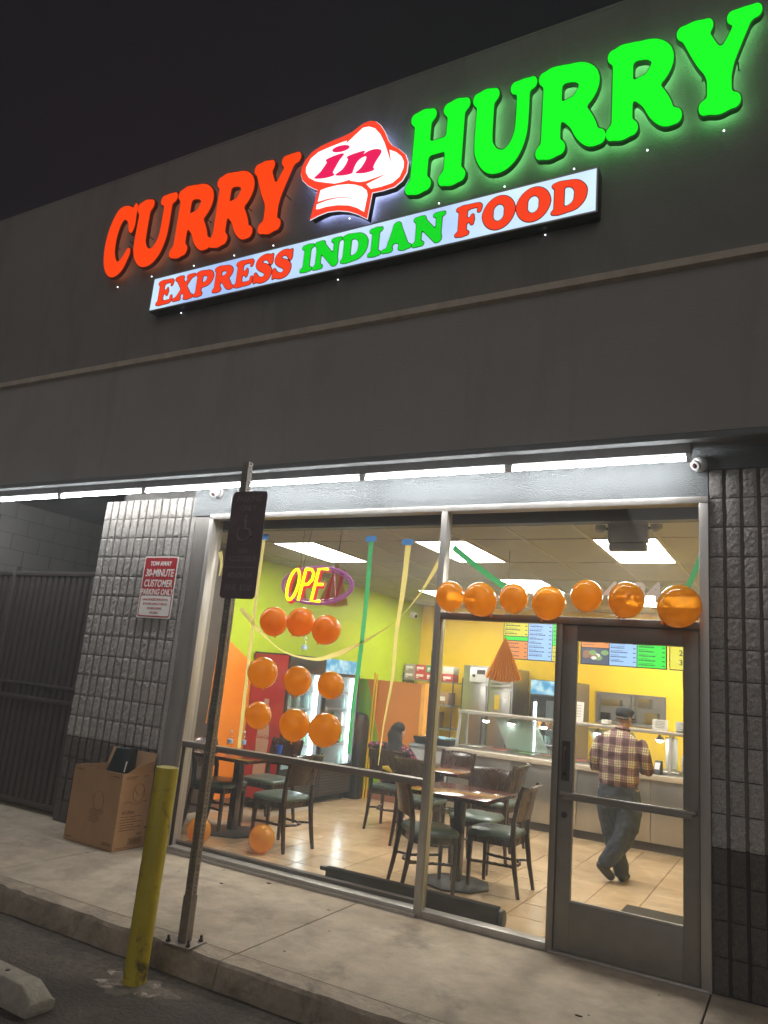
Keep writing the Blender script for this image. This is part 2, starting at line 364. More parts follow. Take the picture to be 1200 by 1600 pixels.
# ------------------------------------------------------------------ soft slab-serif letters from distance fields
def serif(x0, x1, y, r=.075): return [(x0+r, y, r), (x1-r, y, r)]
def G_stem(x, r=.135, top=True, bot=True, w=.21):
    g = [[(x, .12, r), (x, .88, r)]]
    if bot: g.append(serif(x-w, x+w, .075))
    if top: g.append(serif(x-w, x+w, .925))
    return g
GL = {
 'H': (1.0, G_stem(.23)+G_stem(.77)+[[(.23, .5, .085), (.77, .5, .085)]]),
 'U': (1.0, [serif(0, .42, .925), serif(.6, 1.0, .925, .07), [(.21, .88, .135), (.21, .42, .14), (.25, .27, .145), (.37, .15, .14), (.54, .12, .12), (.68, .19, .11), (.77, .33, .1), (.8, .5, .095), (.8, .88, .095)]]),
 'R': (1.0, G_stem(.22)+[[(.2, .9, .1), (.5, .895, .105), (.66, .84, .12), (.74, .73, .14), (.68, .6, .13), (.55, .52, .1), (.3, .49, .08)], [(.46, .46, .12), (.6, .36, .14), (.7, .22, .145), (.79, .11, .11), (.9, .08, .08)]]),
 'Y': (1.0, [serif(0, .44, .925), serif(.6, 1.0, .925, .07), [(.22, .86, .14), (.36, .62, .145), (.48, .46, .14)], [(.8, .88, .085), (.68, .68, .095), (.54, .46, .12)], [(.5, .5, .14), (.5, .12, .14)], serif(.26, .74, .075)]),
 'C': (.95, [[(.83, .7, .1), (.78, .8, .11), (.66, .87, .1), (.5, .9, .1), (.33, .84, .14), (.22, .68, .165), (.185, .5, .175), (.23, .3, .165), (.36, .16, .14), (.54, .1, .1), (.72, .15, .09), (.86, .29, .07)], [(.84, .64, .06), (.86, .93, .06)]]),
 'E': (.86, G_stem(.23, w=.22)+[[(.2, .925, .075), (.72, .925, .075), (.75, .76, .06)], [(.2, .075, .075), (.75, .075, .075), (.8, .26, .06)], [(.25, .5, .075), (.55, .5, .075)], [(.55, .38, .05), (.55, .62, .05)]]),
 'X': (1.05, [serif(.0, .46, .925), serif(.6, 1.03, .925, .07), serif(0, .42, .075, .07), serif(.55, 1.05, .075), [(.24, .88, .135), (.78, .12, .145)], [(.8, .88, .085), (.22, .12, .085)]]),
 'P': (.9, G_stem(.22)+[[(.2, .9, .1), (.5, .895, .105), (.66, .83, .13), (.73, .69, .15), (.66, .52, .13), (.5, .44, .1), (.3, .42, .08)]]),
 'S': (.82, [[(.68, .72, .085), (.58, .86, .105), (.4, .9, .1), (.23, .81, .12), (.2, .68, .13), (.32, .57, .14), (.5, .48, .15), (.62, .35, .15), (.58, .18, .13), (.4, .1, .1), (.22, .15, .1), (.11, .28, .075)], [(.71, .64, .055), (.72, .92, .05)], [(.08, .36, .05), (.08, .08, .05)]]),
 'I': (.5, G_stem(.25, w=.25)),
 'N': (1.08, [serif(0, .4, .925), [(.2, .88, .1), (.2, .12, .095)], serif(0, .4, .075), [(.24, .84, .15), (.84, .14, .14)], [(.86, .88, .095), (.86, .1, .09)], serif(.66, 1.06, .925, .07)]),
 'D': (1.0, G_stem(.22)+[[(.2, .9, .1), (.48, .9, .1), (.68, .82, .13), (.8, .64, .16), (.81, .5, .17), (.78, .33, .155), (.66, .17, .13), (.46, .1, .1), (.2, .1, .1)]]),
 'A': (1.05, [[(.5, .86, .13), (.24, .1, .09)], [(.5, .86, .13), (.8, .12, .15)], [(.3, .34, .07), (.7, .34, .07)], serif(.0, .4, .075, .07), serif(.6, 1.06, .075)]),
 'F': (.84, G_stem(.23, w=.23)+[[(.2, .925, .075), (.72, .925, .075), (.75, .74, .06)], [(.25, .49, .075), (.53, .49, .075)], [(.54, .36, .05), (.54, .62, .05)]]),
 'O': (1.02, [[(.51+.335*math.cos(a), .5+.36*math.sin(a), .165-.05*abs(math.sin(a))) for a in np.linspace(0, 2*PI, 33)]]),
}
def glyph_field(ch, res=88):
    w, strokes = GL[ch]
    xs = np.linspace(-.12, w+.12, int(res*(w+.24))); ys = np.linspace(-.12, 1.12, int(res*1.24)); X, Y = np.meshgrid(xs, ys)
    D = None
    for st in strokes:
        d = np.full(X.shape, 9.0)
        if len(st) > 2:
            pts = catmull(st, 4, False)
        else: pts = st
        for a, b in zip(pts[:-1], pts[1:]):
            dx, dy = b[0]-a[0], b[1]-a[1]; l2 = dx*dx+dy*dy+1e-12
            t = np.clip(((X-a[0])*dx+(Y-a[1])*dy)/l2, 0, 1)
            d = np.minimum(d, np.hypot(X-a[0]-t*dx, Y-a[1]-t*dy)-(a[2]+(b[2]-a[2])*t))
        if D is None: D = d
        else:
            k = .055; h = np.clip(.5+.5*(D-d)/k, 0, 1); D = D*(1-h)+d*h-k*h*(1-h)
    return xs, ys, D
def contour(xs, ys, D, lev=0.0):
    F = D-lev; seg = {}
    ny, nx = F.shape
    def ev(j, i, hor):
        if hor: a, b = F[j, i], F[j, i+1]; t = a/(a-b); return (xs[i]+(xs[i+1]-xs[i])*t, ys[j])
        a, b = F[j, i], F[j+1, i]; t = a/(a-b); return (xs[i], ys[j]+(ys[j+1]-ys[j])*t)
    ins = F < 0
    for j in range(ny-1):
        row = ins[j:j+2]
        mixed = np.nonzero(~((row[0, :-1] == row[0, 1:]) & (row[1, :-1] == row[1, 1:]) & (row[0, :-1] == row[1, :-1])))[0]
        for i in mixed:
            a, b, c, d = ins[j, i], ins[j, i+1], ins[j+1, i+1], ins[j+1, i]
            E = []
            if a != b: E.append((j, i, True))
            if b != c: E.append((j, i+1, False))
            if c != d: E.append((j+1, i, True))
            if d != a: E.append((j, i, False))
            prs = [(E[0], E[1])] if len(E) == 2 else [(E[0], E[1]), (E[2], E[3])]
            for p, q in prs: seg.setdefault(p, []).append(q); seg.setdefault(q, []).append(p)
    loops = []; used = set()
    for s0 in list(seg):
        if s0 in used: continue
        lp = [s0]; used.add(s0); cur = s0
        while True:
            nx_ = [q for q in seg[cur] if q not in used]
            if not nx_: break
            cur = nx_[0]; used.add(cur); lp.append(cur)
        if len(lp) > 6: loops.append([ev(*e) for e in lp])
    return loops
GCACHE = {}
def glyph_loops(ch, lev=0.0, step=1):
    if ch not in GCACHE: GCACHE[ch] = glyph_field(ch)
    return [lp[::step] for lp in contour(*GCACHE[ch], lev)]
def fit(loops, x0, x1, z0, z1, ref=None):
    r = ref or loops; A = np.array([p for lp in r for p in lp]); mn = A.min(0); mx = A.max(0)
    sx = (x1-x0)/(mx[0]-mn[0]); sz = (z1-z0)/(mx[1]-mn[1])
    return [[(x0+(p[0]-mn[0])*sx, z0+(p[1]-mn[1])*sz) for p in lp] for lp in loops]

# ================================================================== SETTING: ground
ROADZ = -.14
mb = MB(); n = 60
mb.add([(-45, -45, ROADZ), (45, -45, ROADZ), (45, -1.62, ROADZ), (-45, -1.62, ROADZ)], [(0, 1, 2, 3)])
struct('road', mb, MAT_ROAD, 'dark asphalt of the car park in front of the kerb')
walk = struct('sidewalk', MB().box(-14, 8, -1.46, 12, -.3, -.03), MAT_MORTAR, 'concrete sidewalk in front of the shop')
XJ = [-12.0, -9.6, -7.2, -4.8, -2.42, 0.012, 2.45, 4.9, 7.3]
for x0, x1 in zip(XJ[:-1], XJ[1:]):
    MB().box(x0+.005, x1-.005, -1.455, -.002 if x0 > -6 else 3.0, -.05, 0).build('sidewalk_slab', MAT_WALK, walk, bevel=.006)
kerb = struct('kerb', MB().box(-14, 8, -1.55, -1.47, -.3, -.06), MAT_MORTAR, 'concrete kerb between sidewalk and car park')
rk = random.Random(3)
for x0, x1 in zip(XJ[:-1], XJ[1:]):
    m = MB(); N = 26
    ring = []
    for i in range(N+1):
        x = x0+.004+(x1-x0-.008)*i/N; j = rk.uniform(-.006, .006); c = rk.choice([0, 0, 0, .008, .018])
        ring.append([(x, -1.463, -.2), (x, -1.463, 0), (x, -1.606+c+j*.5, .0-rk.uniform(0, .002)), (x, -1.622+c*.5+j*.5, -.016-c-rk.uniform(0, .006)), (x, -1.655+j*.6, ROADZ-.03)])
    vs = [p for r in ring for p in r]; fs = []
    for i in range(N):
        for k in range(4): a = i*5+k; fs.append((a, a+1, a+6, a+5))
    fs += [(0, 4, 3, 2, 1), tuple(N*5+k for k in range(5))]
    m.add(vs, fs).build('kerb_section', MAT_KERB, kerb, smooth=24)

# ================================================================== SETTING: shop building
FY = -.33                       # face of the overhanging upper wall
bld = thing('shop_building', 'single storey grey stucco and split-face block shop building with an overhanging upper wall', 'building')
MB().box(-14, 6, FY, .25, 4.66, 7.1).build('upper_wall', MAT_UP, bld)
MB().box(-14, 6, FY-.001, .25, 3.42, 4.66).build('lower_fascia', M('glow_toned_stucco_fascia', (.27, .255, .24), .9, var=.08, vs=1.6, bump=.45, bs=150, dirt=((.21, .195, .18), 1.8, .5, .25), dstretch=(1, 1, .14)), bld)  # stucco colour lightened here to stand in for glow from the tubes below
MB().box(-14, 6, FY-.004, .28, 7.1, 7.13).build('parapet_cap', MAT_UP, bld, bevel=.006)
MB().prism([(FY-.001, 4.62), (FY-.045, 4.635), (FY-.05, 4.69), (FY-.001, 4.715)], -14, 6, 'yz').build('ledge_trim', MAT_LEDGE, bld)
m = MB(); m.box(-14, 6, FY, FY+.09, 3.375, 3.42); m.build('drip_lip', MAT_HEAD, bld, bevel=.006)
MB().box(-14, 6, FY+.09, .25, 3.40, 3.42).build('soffit', MAT_HEAD, bld)
MB().box(-4.71, 6, .0, .2, 3.253, 3.40).build('wall_band', MAT_HEAD, bld)
MB().box(-4.71, .015, .001, .2, 3.055, 3.253).build('window_header', MAT_HEAD, bld)
MB().box(-8.3, -5.99, 2.2, 2.4, 3.0, 5.0).build('gate_header', MAT_UP, bld)
MB().box(-5.99, 6, .25, .5, 3.05, 6.9).build('rear_wall', MAT_UP, bld)
# split face block pillars: every cell between the scored grooves is one piece
blk = []
for q in range(8):
    r = random.Random(q); nx, nz = 5, 9; w, h = .081, .1955; vs = []; fs = []
    for j in range(nz+1):
        for i in range(nx+1):
            e = i in (0, nx) or j in (0, nz)
            y = (.002 if e else -.005)+r.uniform(-.0038, .0038)
            vs.append((i*w/nx+r.uniform(-.002, .002), y, j*h/nz+(0 if j in (0, nz) else r.uniform(-.004, .004))))
    for j in range(nz):
        for i in range(nx): a = j*(nx+1)+i; fs.append((a, a+1, a+nx+2, a+nx+1))
    b0 = len(vs); per = [i for i in range(nx+1)]+[(j*(nx+1)+nx) for j in range(1, nz+1)]+[nz*(nx+1)+i for i in range(nx-1, -1, -1)]+[j*(nx+1) for j in range(nz-1, 0, -1)]
    for k in per: vs.append((vs[k][0], .05, vs[k][2]))
    P = len(per)
    for k in range(P): fs.append((per[k], b0+k, b0+(k+1) % P, per[(k+1) % P]))
    mm = MB().add(vs, fs); blk.append((mm.mesh('block', MAT_BLOCK), mm.mesh('block', MAT_BLOCKD)))
def pillar(x0, ncol, pitch, label):
    x1 = x0+ncol*pitch
    p = MB(); p.box(x0, x1, .024, .2, .82, 3.253); o = p.build('block_pillar', MAT_MORTAR, bld); o['label'] = label
    q = MB(); q.box(x0, x1, .024, .2, -.02, .82); q.build('dark_base', MAT_MORTARD, o)
    r = random.Random(int(x0*100))
    for c in range(ncol):
        for k in range(16):
            v = r.choice(blk); d = k < 4
            link('block', v[1 if d else 0], o, (x0+c*pitch+.002, r.uniform(-.003, .003), k*.2032+.003))
    return o
pillar(-5.985, 12, .1052, 'split-face block wall between gate and window')
pillar(.02, 16, .1052, 'split-face block wall beside the door')
MB().box(1.706, 6, .004, .2, 0, 3.253).build('plain_wall', MAT_BLOCK, bld)
MB().box(-.02, .07, .062, .2, 0, 3.253).build('inner_jamb', MAT_BRONZE, bld)
MB().box(.86, 6, .26, .3, 0, 3.05).build('rear_lining', MAT_UP, bld)
m = MB(); m.box(-4.722, -4.672, .006, .2, 0, 3.253); m.build('block_end_strip', MAT_BLOCK, bld)
MB().box(-4.672, -4.44, .012, .16, 0, 3.053).build('metal_closure_panel', M('dull_closure_panel', (.33, .31, .285), .45, .35, var=.15, vs=10, stretch=(1, 1, .2)), bld)
# storefront window (left) and sidelight, transom, door
win = MB(); FT = (-.045, .06)
XL, XM, XD, XR = -4.44, -1.94, -.963, .0
m = MB()
m.box(XL, XR+.019, FT[0], FT[1], 3.005, 3.053)            # head
m.box(XL, XL+.05, FT[0], FT[1], .05, 3.005)
m.box(XM-.026, XM+.026, FT[0], FT[1], .0, 3.005)
m.box(XR-.04, XR+.019, FT[0], FT[1], 0, 3.005)
m.box(XL, XM-.026, FT[0], FT[1], 0, .05)
m.box(XM+.026, XD-.03, FT[0], FT[1], 0, .05)
fr = m.build('storefront_frame', MAT_ALU, bld, bevel=.003)
MB().box(XL, XM, FT[0]-.02, FT[0]-.001, 0, .022).build('sill_flashing', MAT_ALU, fr)
MB().box(XL+.05, XM-.026, -.04, .05, .89, .94).build('mid_rail', M('dull_rail_metal', (.22, .195, .17), .4, .3), bld, bevel=.003)
MB().box(XM+.026, XR-.04, -.045, .055, 2.145, 2.195).build('transom_bar', MAT_BRONZE, bld, bevel=.003)
MB().box(XD-.03, XD+.015, -.044, .055, 0, 2.145).build('door_jamb', MAT_BRONZE, bld, bevel=.003)
for nme, a in (('upper_window', (XL+.05, XM-.026, .94, 3.005)), ('lower_window', (XL+.05, XM-.026, .05, .89)), ('transom_window', (XM+.026, XR-.04, 2.195, 3.005)), ('sidelight_window', (XM+.026, XD-.03, .05, 2.145))):
    MB().box(a[0]-.008, a[1]+.008, .004, .011, a[2]-.008, a[3]+.008).build(nme, GLASS, bld)
sidef = M('pale_green_gasket', (.42, .4, .27), .5)
MB().box(XM+.0265, XM+.036, -.03, .004, .05, 2.14).build('window_gasket', sidef, bld)
MB().box(XL+.0505, XL+.058, -.03, .004, .05, .89).build('window_gasket', MAT_BLACK, bld)
dm = MB(); dx0, dx1 = XD+.018, XR-.043
dm.box(dx0, dx0+.1, -.025, .02, .02, 2.1435); dm.box(dx1-.1, dx1, -.025, .02, .02, 2.1435)
dm.box(dx0+.1, dx1-.1, -.0245, .0195, 2.03, 2.1434); dm.box(dx0+.1, dx1-.1, -.0245, .0195, .02, .33)
door = dm.build('door', MAT_BRONZE, bld, bevel=.003); door['label'] = 'bronze framed glass door with a push bar'
MB().box(dx0+.092, dx1-.092, -.006, .001, .322, 2.038).build('door_pane', GLASS, door)
m = MB(); m.box(dx0+.1, dx1-.1, -.034, -.0255, .325, .338); m.box(dx0+.1, dx0+.108, -.0335, -.0253, .338, 2.03); m.build('glazing_bead', MAT_ALU, door)
m = MB(); m.loft([(dx0+.03, -.03, 1.0), (dx0+.03, -.075, 1.0), (dx1-.02, -.075, 1.0), (dx1-.02, -.03, 1.0)], .014, 8); m.box(dx0+.05, dx1-.04, -.085, -.065, .965, 1.0)
m.build('push_bar', MAT_BRONZE, door, bevel=.002)
m = MB(); m.box(dx0+.02, dx0+.075, -.034, -.026, 1.08, 1.34); m.loft([(dx0+.045, -.03, 1.12), (dx0+.045, -.08, 1.14), (dx0+.045, -.08, 1.28), (dx0+.045, -.03, 1.3)], .01, 8); m.build('door_handle', MAT_DARKMETAL, door)
MB().cyl((dx0+.05, -.026, .86), (dx0+.05, -.042, .86), .02).build('lock_cylinder', MAT_DARKMETAL, door)
MB().box(XD-.01, XR-.0, -.05, .06, 0, .016).build('threshold', MAT_ALU, bld, bevel=.003)
num = M('white_vinyl_number', (.82, .82, .78), .6)
sign_text('4334', .185, num, bld, -.475, -.001, 2.384, 'house_number', bold=.006, extrude=.0012, sx=1.05)

# alley side wall and gate
aw = struct('alley_wall', MB().box(-8.6, -8.3, .1, 9, 0, 6.5), M('dark_grey_mortar', (.09, .085, .08), .95), 'dark side wall of the alley behind the gate')
for k in range(17):
    for q in range(9): MB().box(-8.299, -8.291, .12+q*.406+(k % 2)*.2, .12+q*.406+(k % 2)*.2+.398, k*.2032+.004, k*.2032+.2).build('block', MAT_UP, aw)
struct('alley_end_wall', MB().box(-8.3, -5.6, 5.0, 5.2, 0, 6.5), MAT_UP, 'far end wall of the alley')
gate = thing('security_gate', 'dark metal gate of upright pales filling the gap left of the block wall', 'gate', (-7.1, .1, 0))
m = MB(); m.box(-1.15, 1.1, -.025, .025, 2.44, 2.49); m.box(-1.15, 1.1, -.025, .025, .05, .10); m.box(-1.15, 1.1, -.03, .02, 1.08, 1.13); m.box(-1.15, 1.1, -.03, .02, 1.24, 1.27)
m.box(-.36, -.31, -.03, .03, .02, 2.55); m.box(1.06, 1.1, -.03, .03, .02, 2.5)
m.build('gate_frame', MAT_DARKMETAL, gate, bevel=.002)
pm = MB().prism([(-.042, .02), (-.03, -.018), (.03, -.018), (.042, .02)], .10, 2.44, 'xy').mesh('pale', MAT_DARKMETAL)
MB().box(-1.14, 1.09, .03, .034, .06, 2.44).build('backing_sheet', M('dark_perforated_sheet', (.04, .033, .03), .6, .3), gate)
for k in range(22): link('pale', pm, gate, (-1.1+k*.1, 0, 0))
m = MB(); m.box(-.75, -.62, -.06, -.03, 1.16, 1.3); m.loft([(-.66, -.06, 1.25), (-.66, -.1, 1.25), (-.56, -.1, 1.25)], .012, 8); m.build('gate_lock', MAT_ALU, gate)

# ================================================================== SETTING: interior
IX0, IX1, IY1, CZ = -5.5, .7, 6.95, 3.0
fl = struct('floor', MB().box(IX0, IX1, .06, IY1, -.06, -.004), MAT_GROUT, 'beige ceramic tile floor inside the shop')
TP = .39; tm = MB().box(-TP/2+.0035, TP/2-.0035, -TP/2+.0035, TP/2-.0035, -.012, 0).mesh('floor_tile', MAT_TILE, bevel=.0025, seg=1)
rt = random.Random(5); xs_ = [-1.468+TP/2+TP*i for i in range(-11, 6)]; ys_ = [1.34+TP/2+TP*j for j in range(-3, 14)]
for i, x in enumerate(xs_):
    for j, y in enumerate(ys_):
        if x-TP/2 < IX0 or x+TP/2 > IX1+.2 or y > 4.9: continue
        o = link('floor_tile', tm, fl, (x, y, rt.uniform(-.0008, .0008))); o.rotation_euler = (rt.uniform(-.002, .002), rt.uniform(-.002, .002), 0)
ce = struct('ceiling', MB().box(IX0, IX1, .1, IY1, CZ+.05, CZ+.08), MAT_GRID, 'suspended ceiling of white tiles inside the shop')
CW, CL = .585, 1.22; cx0 = -4.57-2*CW; cyo = 1.1-CL
LP = [(2, 1), (5, 1), (8, 1), (2, 4), (5, 3), (7, 4), (8, 4)]
gm = MB(); ctm = MB().box(-CW/2+.012, CW/2-.012, -CL/2+.012, CL/2-.012, .008, .02).mesh('ceiling_tile', MAT_CEIL)
for i in range(12): 
    x = cx0+i*CW
    if IX0 < x < IX1: gm.box(x-.012, x+.012, .3, IY1, CZ, CZ+.012)
for j in range(7):
    y = cyo+j*CL
    if .1 < y < IY1: gm.box(IX0, IX1, y-.0121, y+.0121, CZ+.0005, CZ+.0125)
gm.build('ceiling_grid', MAT_GRID, ce)
for i in range(11):
    for j in range(6):
        x = cx0+(i+.5)*CW; y = cyo+(j+.5)*CL
        if x < IX0-.1 or x > IX1+.1: continue
        if (i, j) in LP: continue
        if j == 0:
            if IX0 < x < IX1-.2: MB().box(x-CW/2+.012, x+CW/2-.012, .31, cyo+CL-.012, CZ+.008, CZ+.02).build('ceiling_tile', MAT_CEIL, ce)
            continue
        link('ceiling_tile', ctm, ce, (x, y, CZ))
lab = {(2, 1): 'white ceiling light panel above the neon sign', (5, 1): 'white ceiling light panel seen through the window post', (8, 1): 'white ceiling light panel above the door',
       (2, 4): 'far ceiling light panel at the green wall', (5, 3): 'far ceiling light panel behind the hanging row of balloons', (7, 4): 'far ceiling light panel behind the sixth hanging balloon', (8, 4): 'far ceiling light panel behind the largest hanging balloon'}
for (i, j) in LP:
    x = cx0+(i+.5)*CW; y = cyo+(j+.5)*CL
    t = thing('ceiling_light', lab[(i, j)], 'ceiling light', (x, y, CZ), 0, 'recessed light panels in the ceiling')
    MB().box(-CW/2+.03, CW/2-.03, -CL/2+.03, CL/2-.03, .004, .01).build('diffuser', MAT_PANEL, t)
    m = MB(); m.box(-CW/2+.012, -CW/2+.03, -CL/2+.012, CL/2-.012, .001, .011); m.box(CW/2-.03, CW/2-.012, -CL/2+.012, CL/2-.012, .001, .011)
    m.box(-CW/2+.03, CW/2-.03, -CL/2+.012, -CL/2+.03, .001, .011); m.box(-CW/2+.03, CW/2-.03, CL/2-.03, CL/2-.012, .001, .011); m.build('frame', MAT_WHITE, t)
struct('front_bulkhead', MB().box(IX0, IX1, .2, .3, 2.95, 3.3), MAT_BROWN, 'dark bulkhead behind the top of the window')
# left wall: dark brown end, lime field, orange diagonal, wainscot line
lw = struct('left_wall', MB().box(IX0-.15, IX0, .06, IY1, 0, CZ+.05), MAT_LIME, 'lime green side wall with an orange slanted field')
m = MB(); m.add([(IX0+.003, 1.55, .0), (IX0+.003, 2.75, .0), (IX0+.003, 2.75, 1.42), (IX0+.003, 1.55, 2.02)], [(0, 1, 2, 3)])
m.add([(IX0-.01, 1.55, .0), (IX0-.01, 2.75, .0), (IX0-.01, 2.75, 1.42), (IX0-.01, 1.55, 2.02)], [(3, 2, 1, 0)])
m.build('orange_field', MAT_ORA, lw)
MB().box(IX0, IX0+.03, .06, 1.55, 0, CZ).build('brown_panel', MAT_BROWN, lw)
MB().box(IX0+.001, IX0+.012, 1.56, 4.1, 0, .1).build('baseboard', MAT_BASEB, lw)
# back wall with the kitchen hatch
HX0, HX1, HZ0, HZ1 = -2.32, -1.27, 1.27, 1.745
bw = MB(); bw.box(IX0-.15, HX0, IY1, IY1+.15, 0, CZ+.05); bw.box(HX1, IX1+.15, IY1, IY1+.15, 0, CZ+.05); bw.box(HX0, HX1, IY1, IY1+.15, 0, HZ0); bw.box(HX0, HX1, IY1, IY1+.15, HZ1, CZ+.05)
bw = struct('back_wall', bw, MAT_YEL, 'yellow back wall behind the counter')
m = MB(); t_ = .035; m.box(HX0, HX1, IY1-.03, IY1+.16, HZ0, HZ0+t_); m.box(HX0, HX1, IY1-.03, IY1+.16, HZ1-t_, HZ1); m.box(HX0, HX0+t_, IY1-.03, IY1+.16, HZ0+t_, HZ1-t_); m.box(HX1-t_, HX1, IY1-.03, IY1+.16, HZ0+t_, HZ1-t_)
m.build('hatch_frame', MAT_STEEL, bw)
struct('right_wall', MB().box(IX1, IX1+.15, .2, IY1, 0, CZ+.05), MAT_YEL, 'yellow side wall right of the door')
struct('front_wall_inside', MB().box(IX0, -4.71, .2, .25, 0, CZ), MAT_BROWN, 'inner face of the front wall left of the window')
kr = MB(); kr.box(-4.2, .6, 9.0, 9.1, 0, 2.8); kr.box(-4.3, -4.2, 7.1, 9.1, 0, 2.8); kr.box(.6, .7, 7.1, 9.1, 0, 2.8); kr.box(-4.3, .7, 7.1, 9.1, 2.8, 2.85); kr.box(-4.3, .7, 7.1, 9.1, -.05, 0)
struct('kitchen_wall', kr, M('kitchen_grey_wall', (.4, .38, .34), .6), 'grey walls of the kitchen seen through the hatch')
t = thing('kitchen_light', 'lit strip light in the kitchen behind the hatch', 'ceiling light', (-1.8, 8.0, 2.8)); MB().box(-.5, .5, -.12, .12, -.06, -.002).build('diffuser', EM('kitchen_diffuser', (1, .95, .85), 26), t)
t = thing('kitchen_rack', 'steel rack with pans in the kitchen behind the hatch', 'rack', (-1.9, 8.3, 0))
m = MB()
for x in (-.9, -.1, .7):
    for y in (-.2, .2): m.cyl((x, y, 0), (x, y, 2.0), .014, n=8)
for z in (.9, 1.25, 1.52, 1.78): m.box(-.92, .72, -.22, .22, z, z+.02)
m.build('shelf_frame', MAT_STEEL, t)
for x, z, w, h in ((-.7, 1.27, .2, .14), (-.35, 1.27, .26, .1), (.1, 1.27, .22, .2), (.45, 1.54, .2, .12), (-.6, 1.54, .3, .1), (0, 1.54, .2, .16)): MB().box(x, x+w, -.15, .1, z, z+h).build('pan', random.choice([MAT_STEEL, MAT_GREY, MAT_BLACK, MAT_WHITE]), t, bevel=.01)

# partition with the slanted green and orange fields
pt = thing('low_partition', 'head high partition wall painted green and burnt orange at the counter end', 'partition', (0, 4.25, 0))
MB().box(-5.5, -4.1, 0, .13, 0, 1.62).build('panel', MAT_BROWNO, pt)
m = MB(); m.prism([(-5.49, .12), (-4.62, .12), (-4.75, .9), (-4.98, 1.617), (-5.49, 1.617)], -.004, .0); m.build('green_field', MAT_GREENW, pt)
MB().box(-4.1, -4.04, -.012, .142, 0, 1.632).build('end_cap', M('bright_orange_edge', (.9, .42, .06), .5), pt)
MB().box(-5.49, -4.1, -.014, -.002, 0, .12).build('base_tile', MAT_BASEB, pt)

# ================================================================== SIGN ON THE UPPER WALL
SY = FY-.13
SF = (SY-CAM[1])/(-.13-CAM[1])
def sx_(x): return CAM[0]+(x-CAM[0])*SF
def sz_(z): return CAM[2]+(z-CAM[2])*SF
ORF, GRF = EM('orange_letter_face', (1, .055, .0), SIGN), EM('green_letter_face', (.0, 1, .012), SIGN)
CANO = M('dark_letter_can_orange', (.03, .012, .01), .35, emit=.02, ecol=(1, .12, .02), var=0); CANG = M('dark_letter_can_green', (.01, .02, .01), .35, emit=.02, ecol=(.1, 1, .1), var=0)  # can sides given a faint added glow
HALO_O = EM('orange_added_glow', (1, .35, .2), 1.2); HALO_G = EM('green_added_glow', (.25, 1, .3), 6); HALO_W = EM('white_added_glow', (.42, .5, 1), 11)  # unseen emitters added behind letters and hat to tint the wall
WEEP = EM('weep_hole_light', (.9, .95, 1), 2)
ordn = {'CURRY': ['at the start of the upper left word', 'after the tall C of the upper left word', 'third in the upper left word', 'beside the Y of the upper left word', 'next to the lit chef hat on its left'],
        'HURRY': ['just right of the lit chef hat', 'between H and the first green R', 'right after the green U', 'beside the big green Y at the end', 'at the far end of the green word']}
for word, xs0, face, can, halo, cname in (('CURRY', [(-6.65, -6.19), (-6.185, -5.548), (-5.525, -4.915), (-4.945, -4.345), (-4.425, -3.822)], ORF, CANO, HALO_O, 'orange'),
                                    ('HURRY', [(-2.54, -1.94), (-1.91, -1.315), (-1.298, -.715), (-.712, -.137), (-.175, .432)], GRF, CANG, HALO_G, 'green')):
    for i, (ch, (a, b)) in enumerate(zip(word, xs0)):
        a, b = sx_(a), sx_(b); z0, z1 = (sz_(5.995), sz_(6.905)) if ch != 'C' else (sz_(5.97), sz_(6.915))
        cx_, cz_ = (a+b)/2, (z0+z1)/2
        t = thing('channel_letter', 'glowing %s channel letter %s %s' % (cname, ch, ordn[word][i]), 'letter', (cx_, FY, cz_), 0, 'lit letters of the %s word' % cname)
        L0 = glyph_loops(ch); box_ = (a-cx_, b-cx_, z0-cz_, z1-cz_)
        link('face', fill_mesh(fit(L0, *box_), .004, face), t, (0, -.126, 0), FR)
        link('can', fill_mesh(fit(glyph_loops(ch, .018), *box_, ref=L0), .02, can), t, (0, -.101, 0), FR)
        link('added_wall_glow', fill_mesh(fit(glyph_loops(ch, -.03, 2), *box_, ref=L0), .002, halo), t, (0, -.078, 0), FR)
        for px_ in (-.12, .12): MB().cyl((px_, 0, 0), (px_, -.08, 0), .006, n=6).build('standoff', MAT_DARKMETAL, t)
        m = MB(); m.ball((.02, -.05, box_[2]-.085), .008, 8, 6); m.build('weep_light', WEEP, t)
# chef hat
def hz(p):   # enlarged-photo outline -> metres on the sign plane
    q = bp(460+p[0]*.15833, 180+p[1]*.15833, 1, SY); return (q.x, q.z)
hat = thing('chef_hat_sign', 'lit white chef hat with red outline between the orange and green words', 'sign', (0, SY, 0))
OUT = [(757, 58), (700, 75), (640, 115), (570, 170), (480, 215), (380, 255), (270, 305), (180, 365), (115, 440), (75, 520), (65, 580), (80, 640), (130, 690), (190, 722), (232, 738), (205, 850), (155, 1030), (240, 985), (330, 950), (430, 938), (530, 945), (620, 972), (715, 1020), (740, 890), (765, 762), (870, 740), (980, 705), (1060, 640), (1105, 560), (1118, 460), (1095, 390), (1030, 335), (965, 300), (925, 250), (890, 160), (850, 100), (805, 65)]
WHT = [(740, 117), (680, 130), (610, 195), (512, 288), (520, 256), (440, 285), (340, 325), (240, 370), (165, 435), (120, 520), (118, 570), (145, 620), (215, 655), (300, 667), (400, 678), (480, 660), (560, 635), (552, 650), (640, 662), (700, 655), (800, 620), (940, 569), (830, 628), (715, 685), (755, 730), (860, 708), (970, 670), (1040, 610), (1080, 520), (1083, 460), (1060, 410), (1010, 370), (942, 345), (960, 485), (920, 360), (890, 270), (850, 190), (800, 135)]
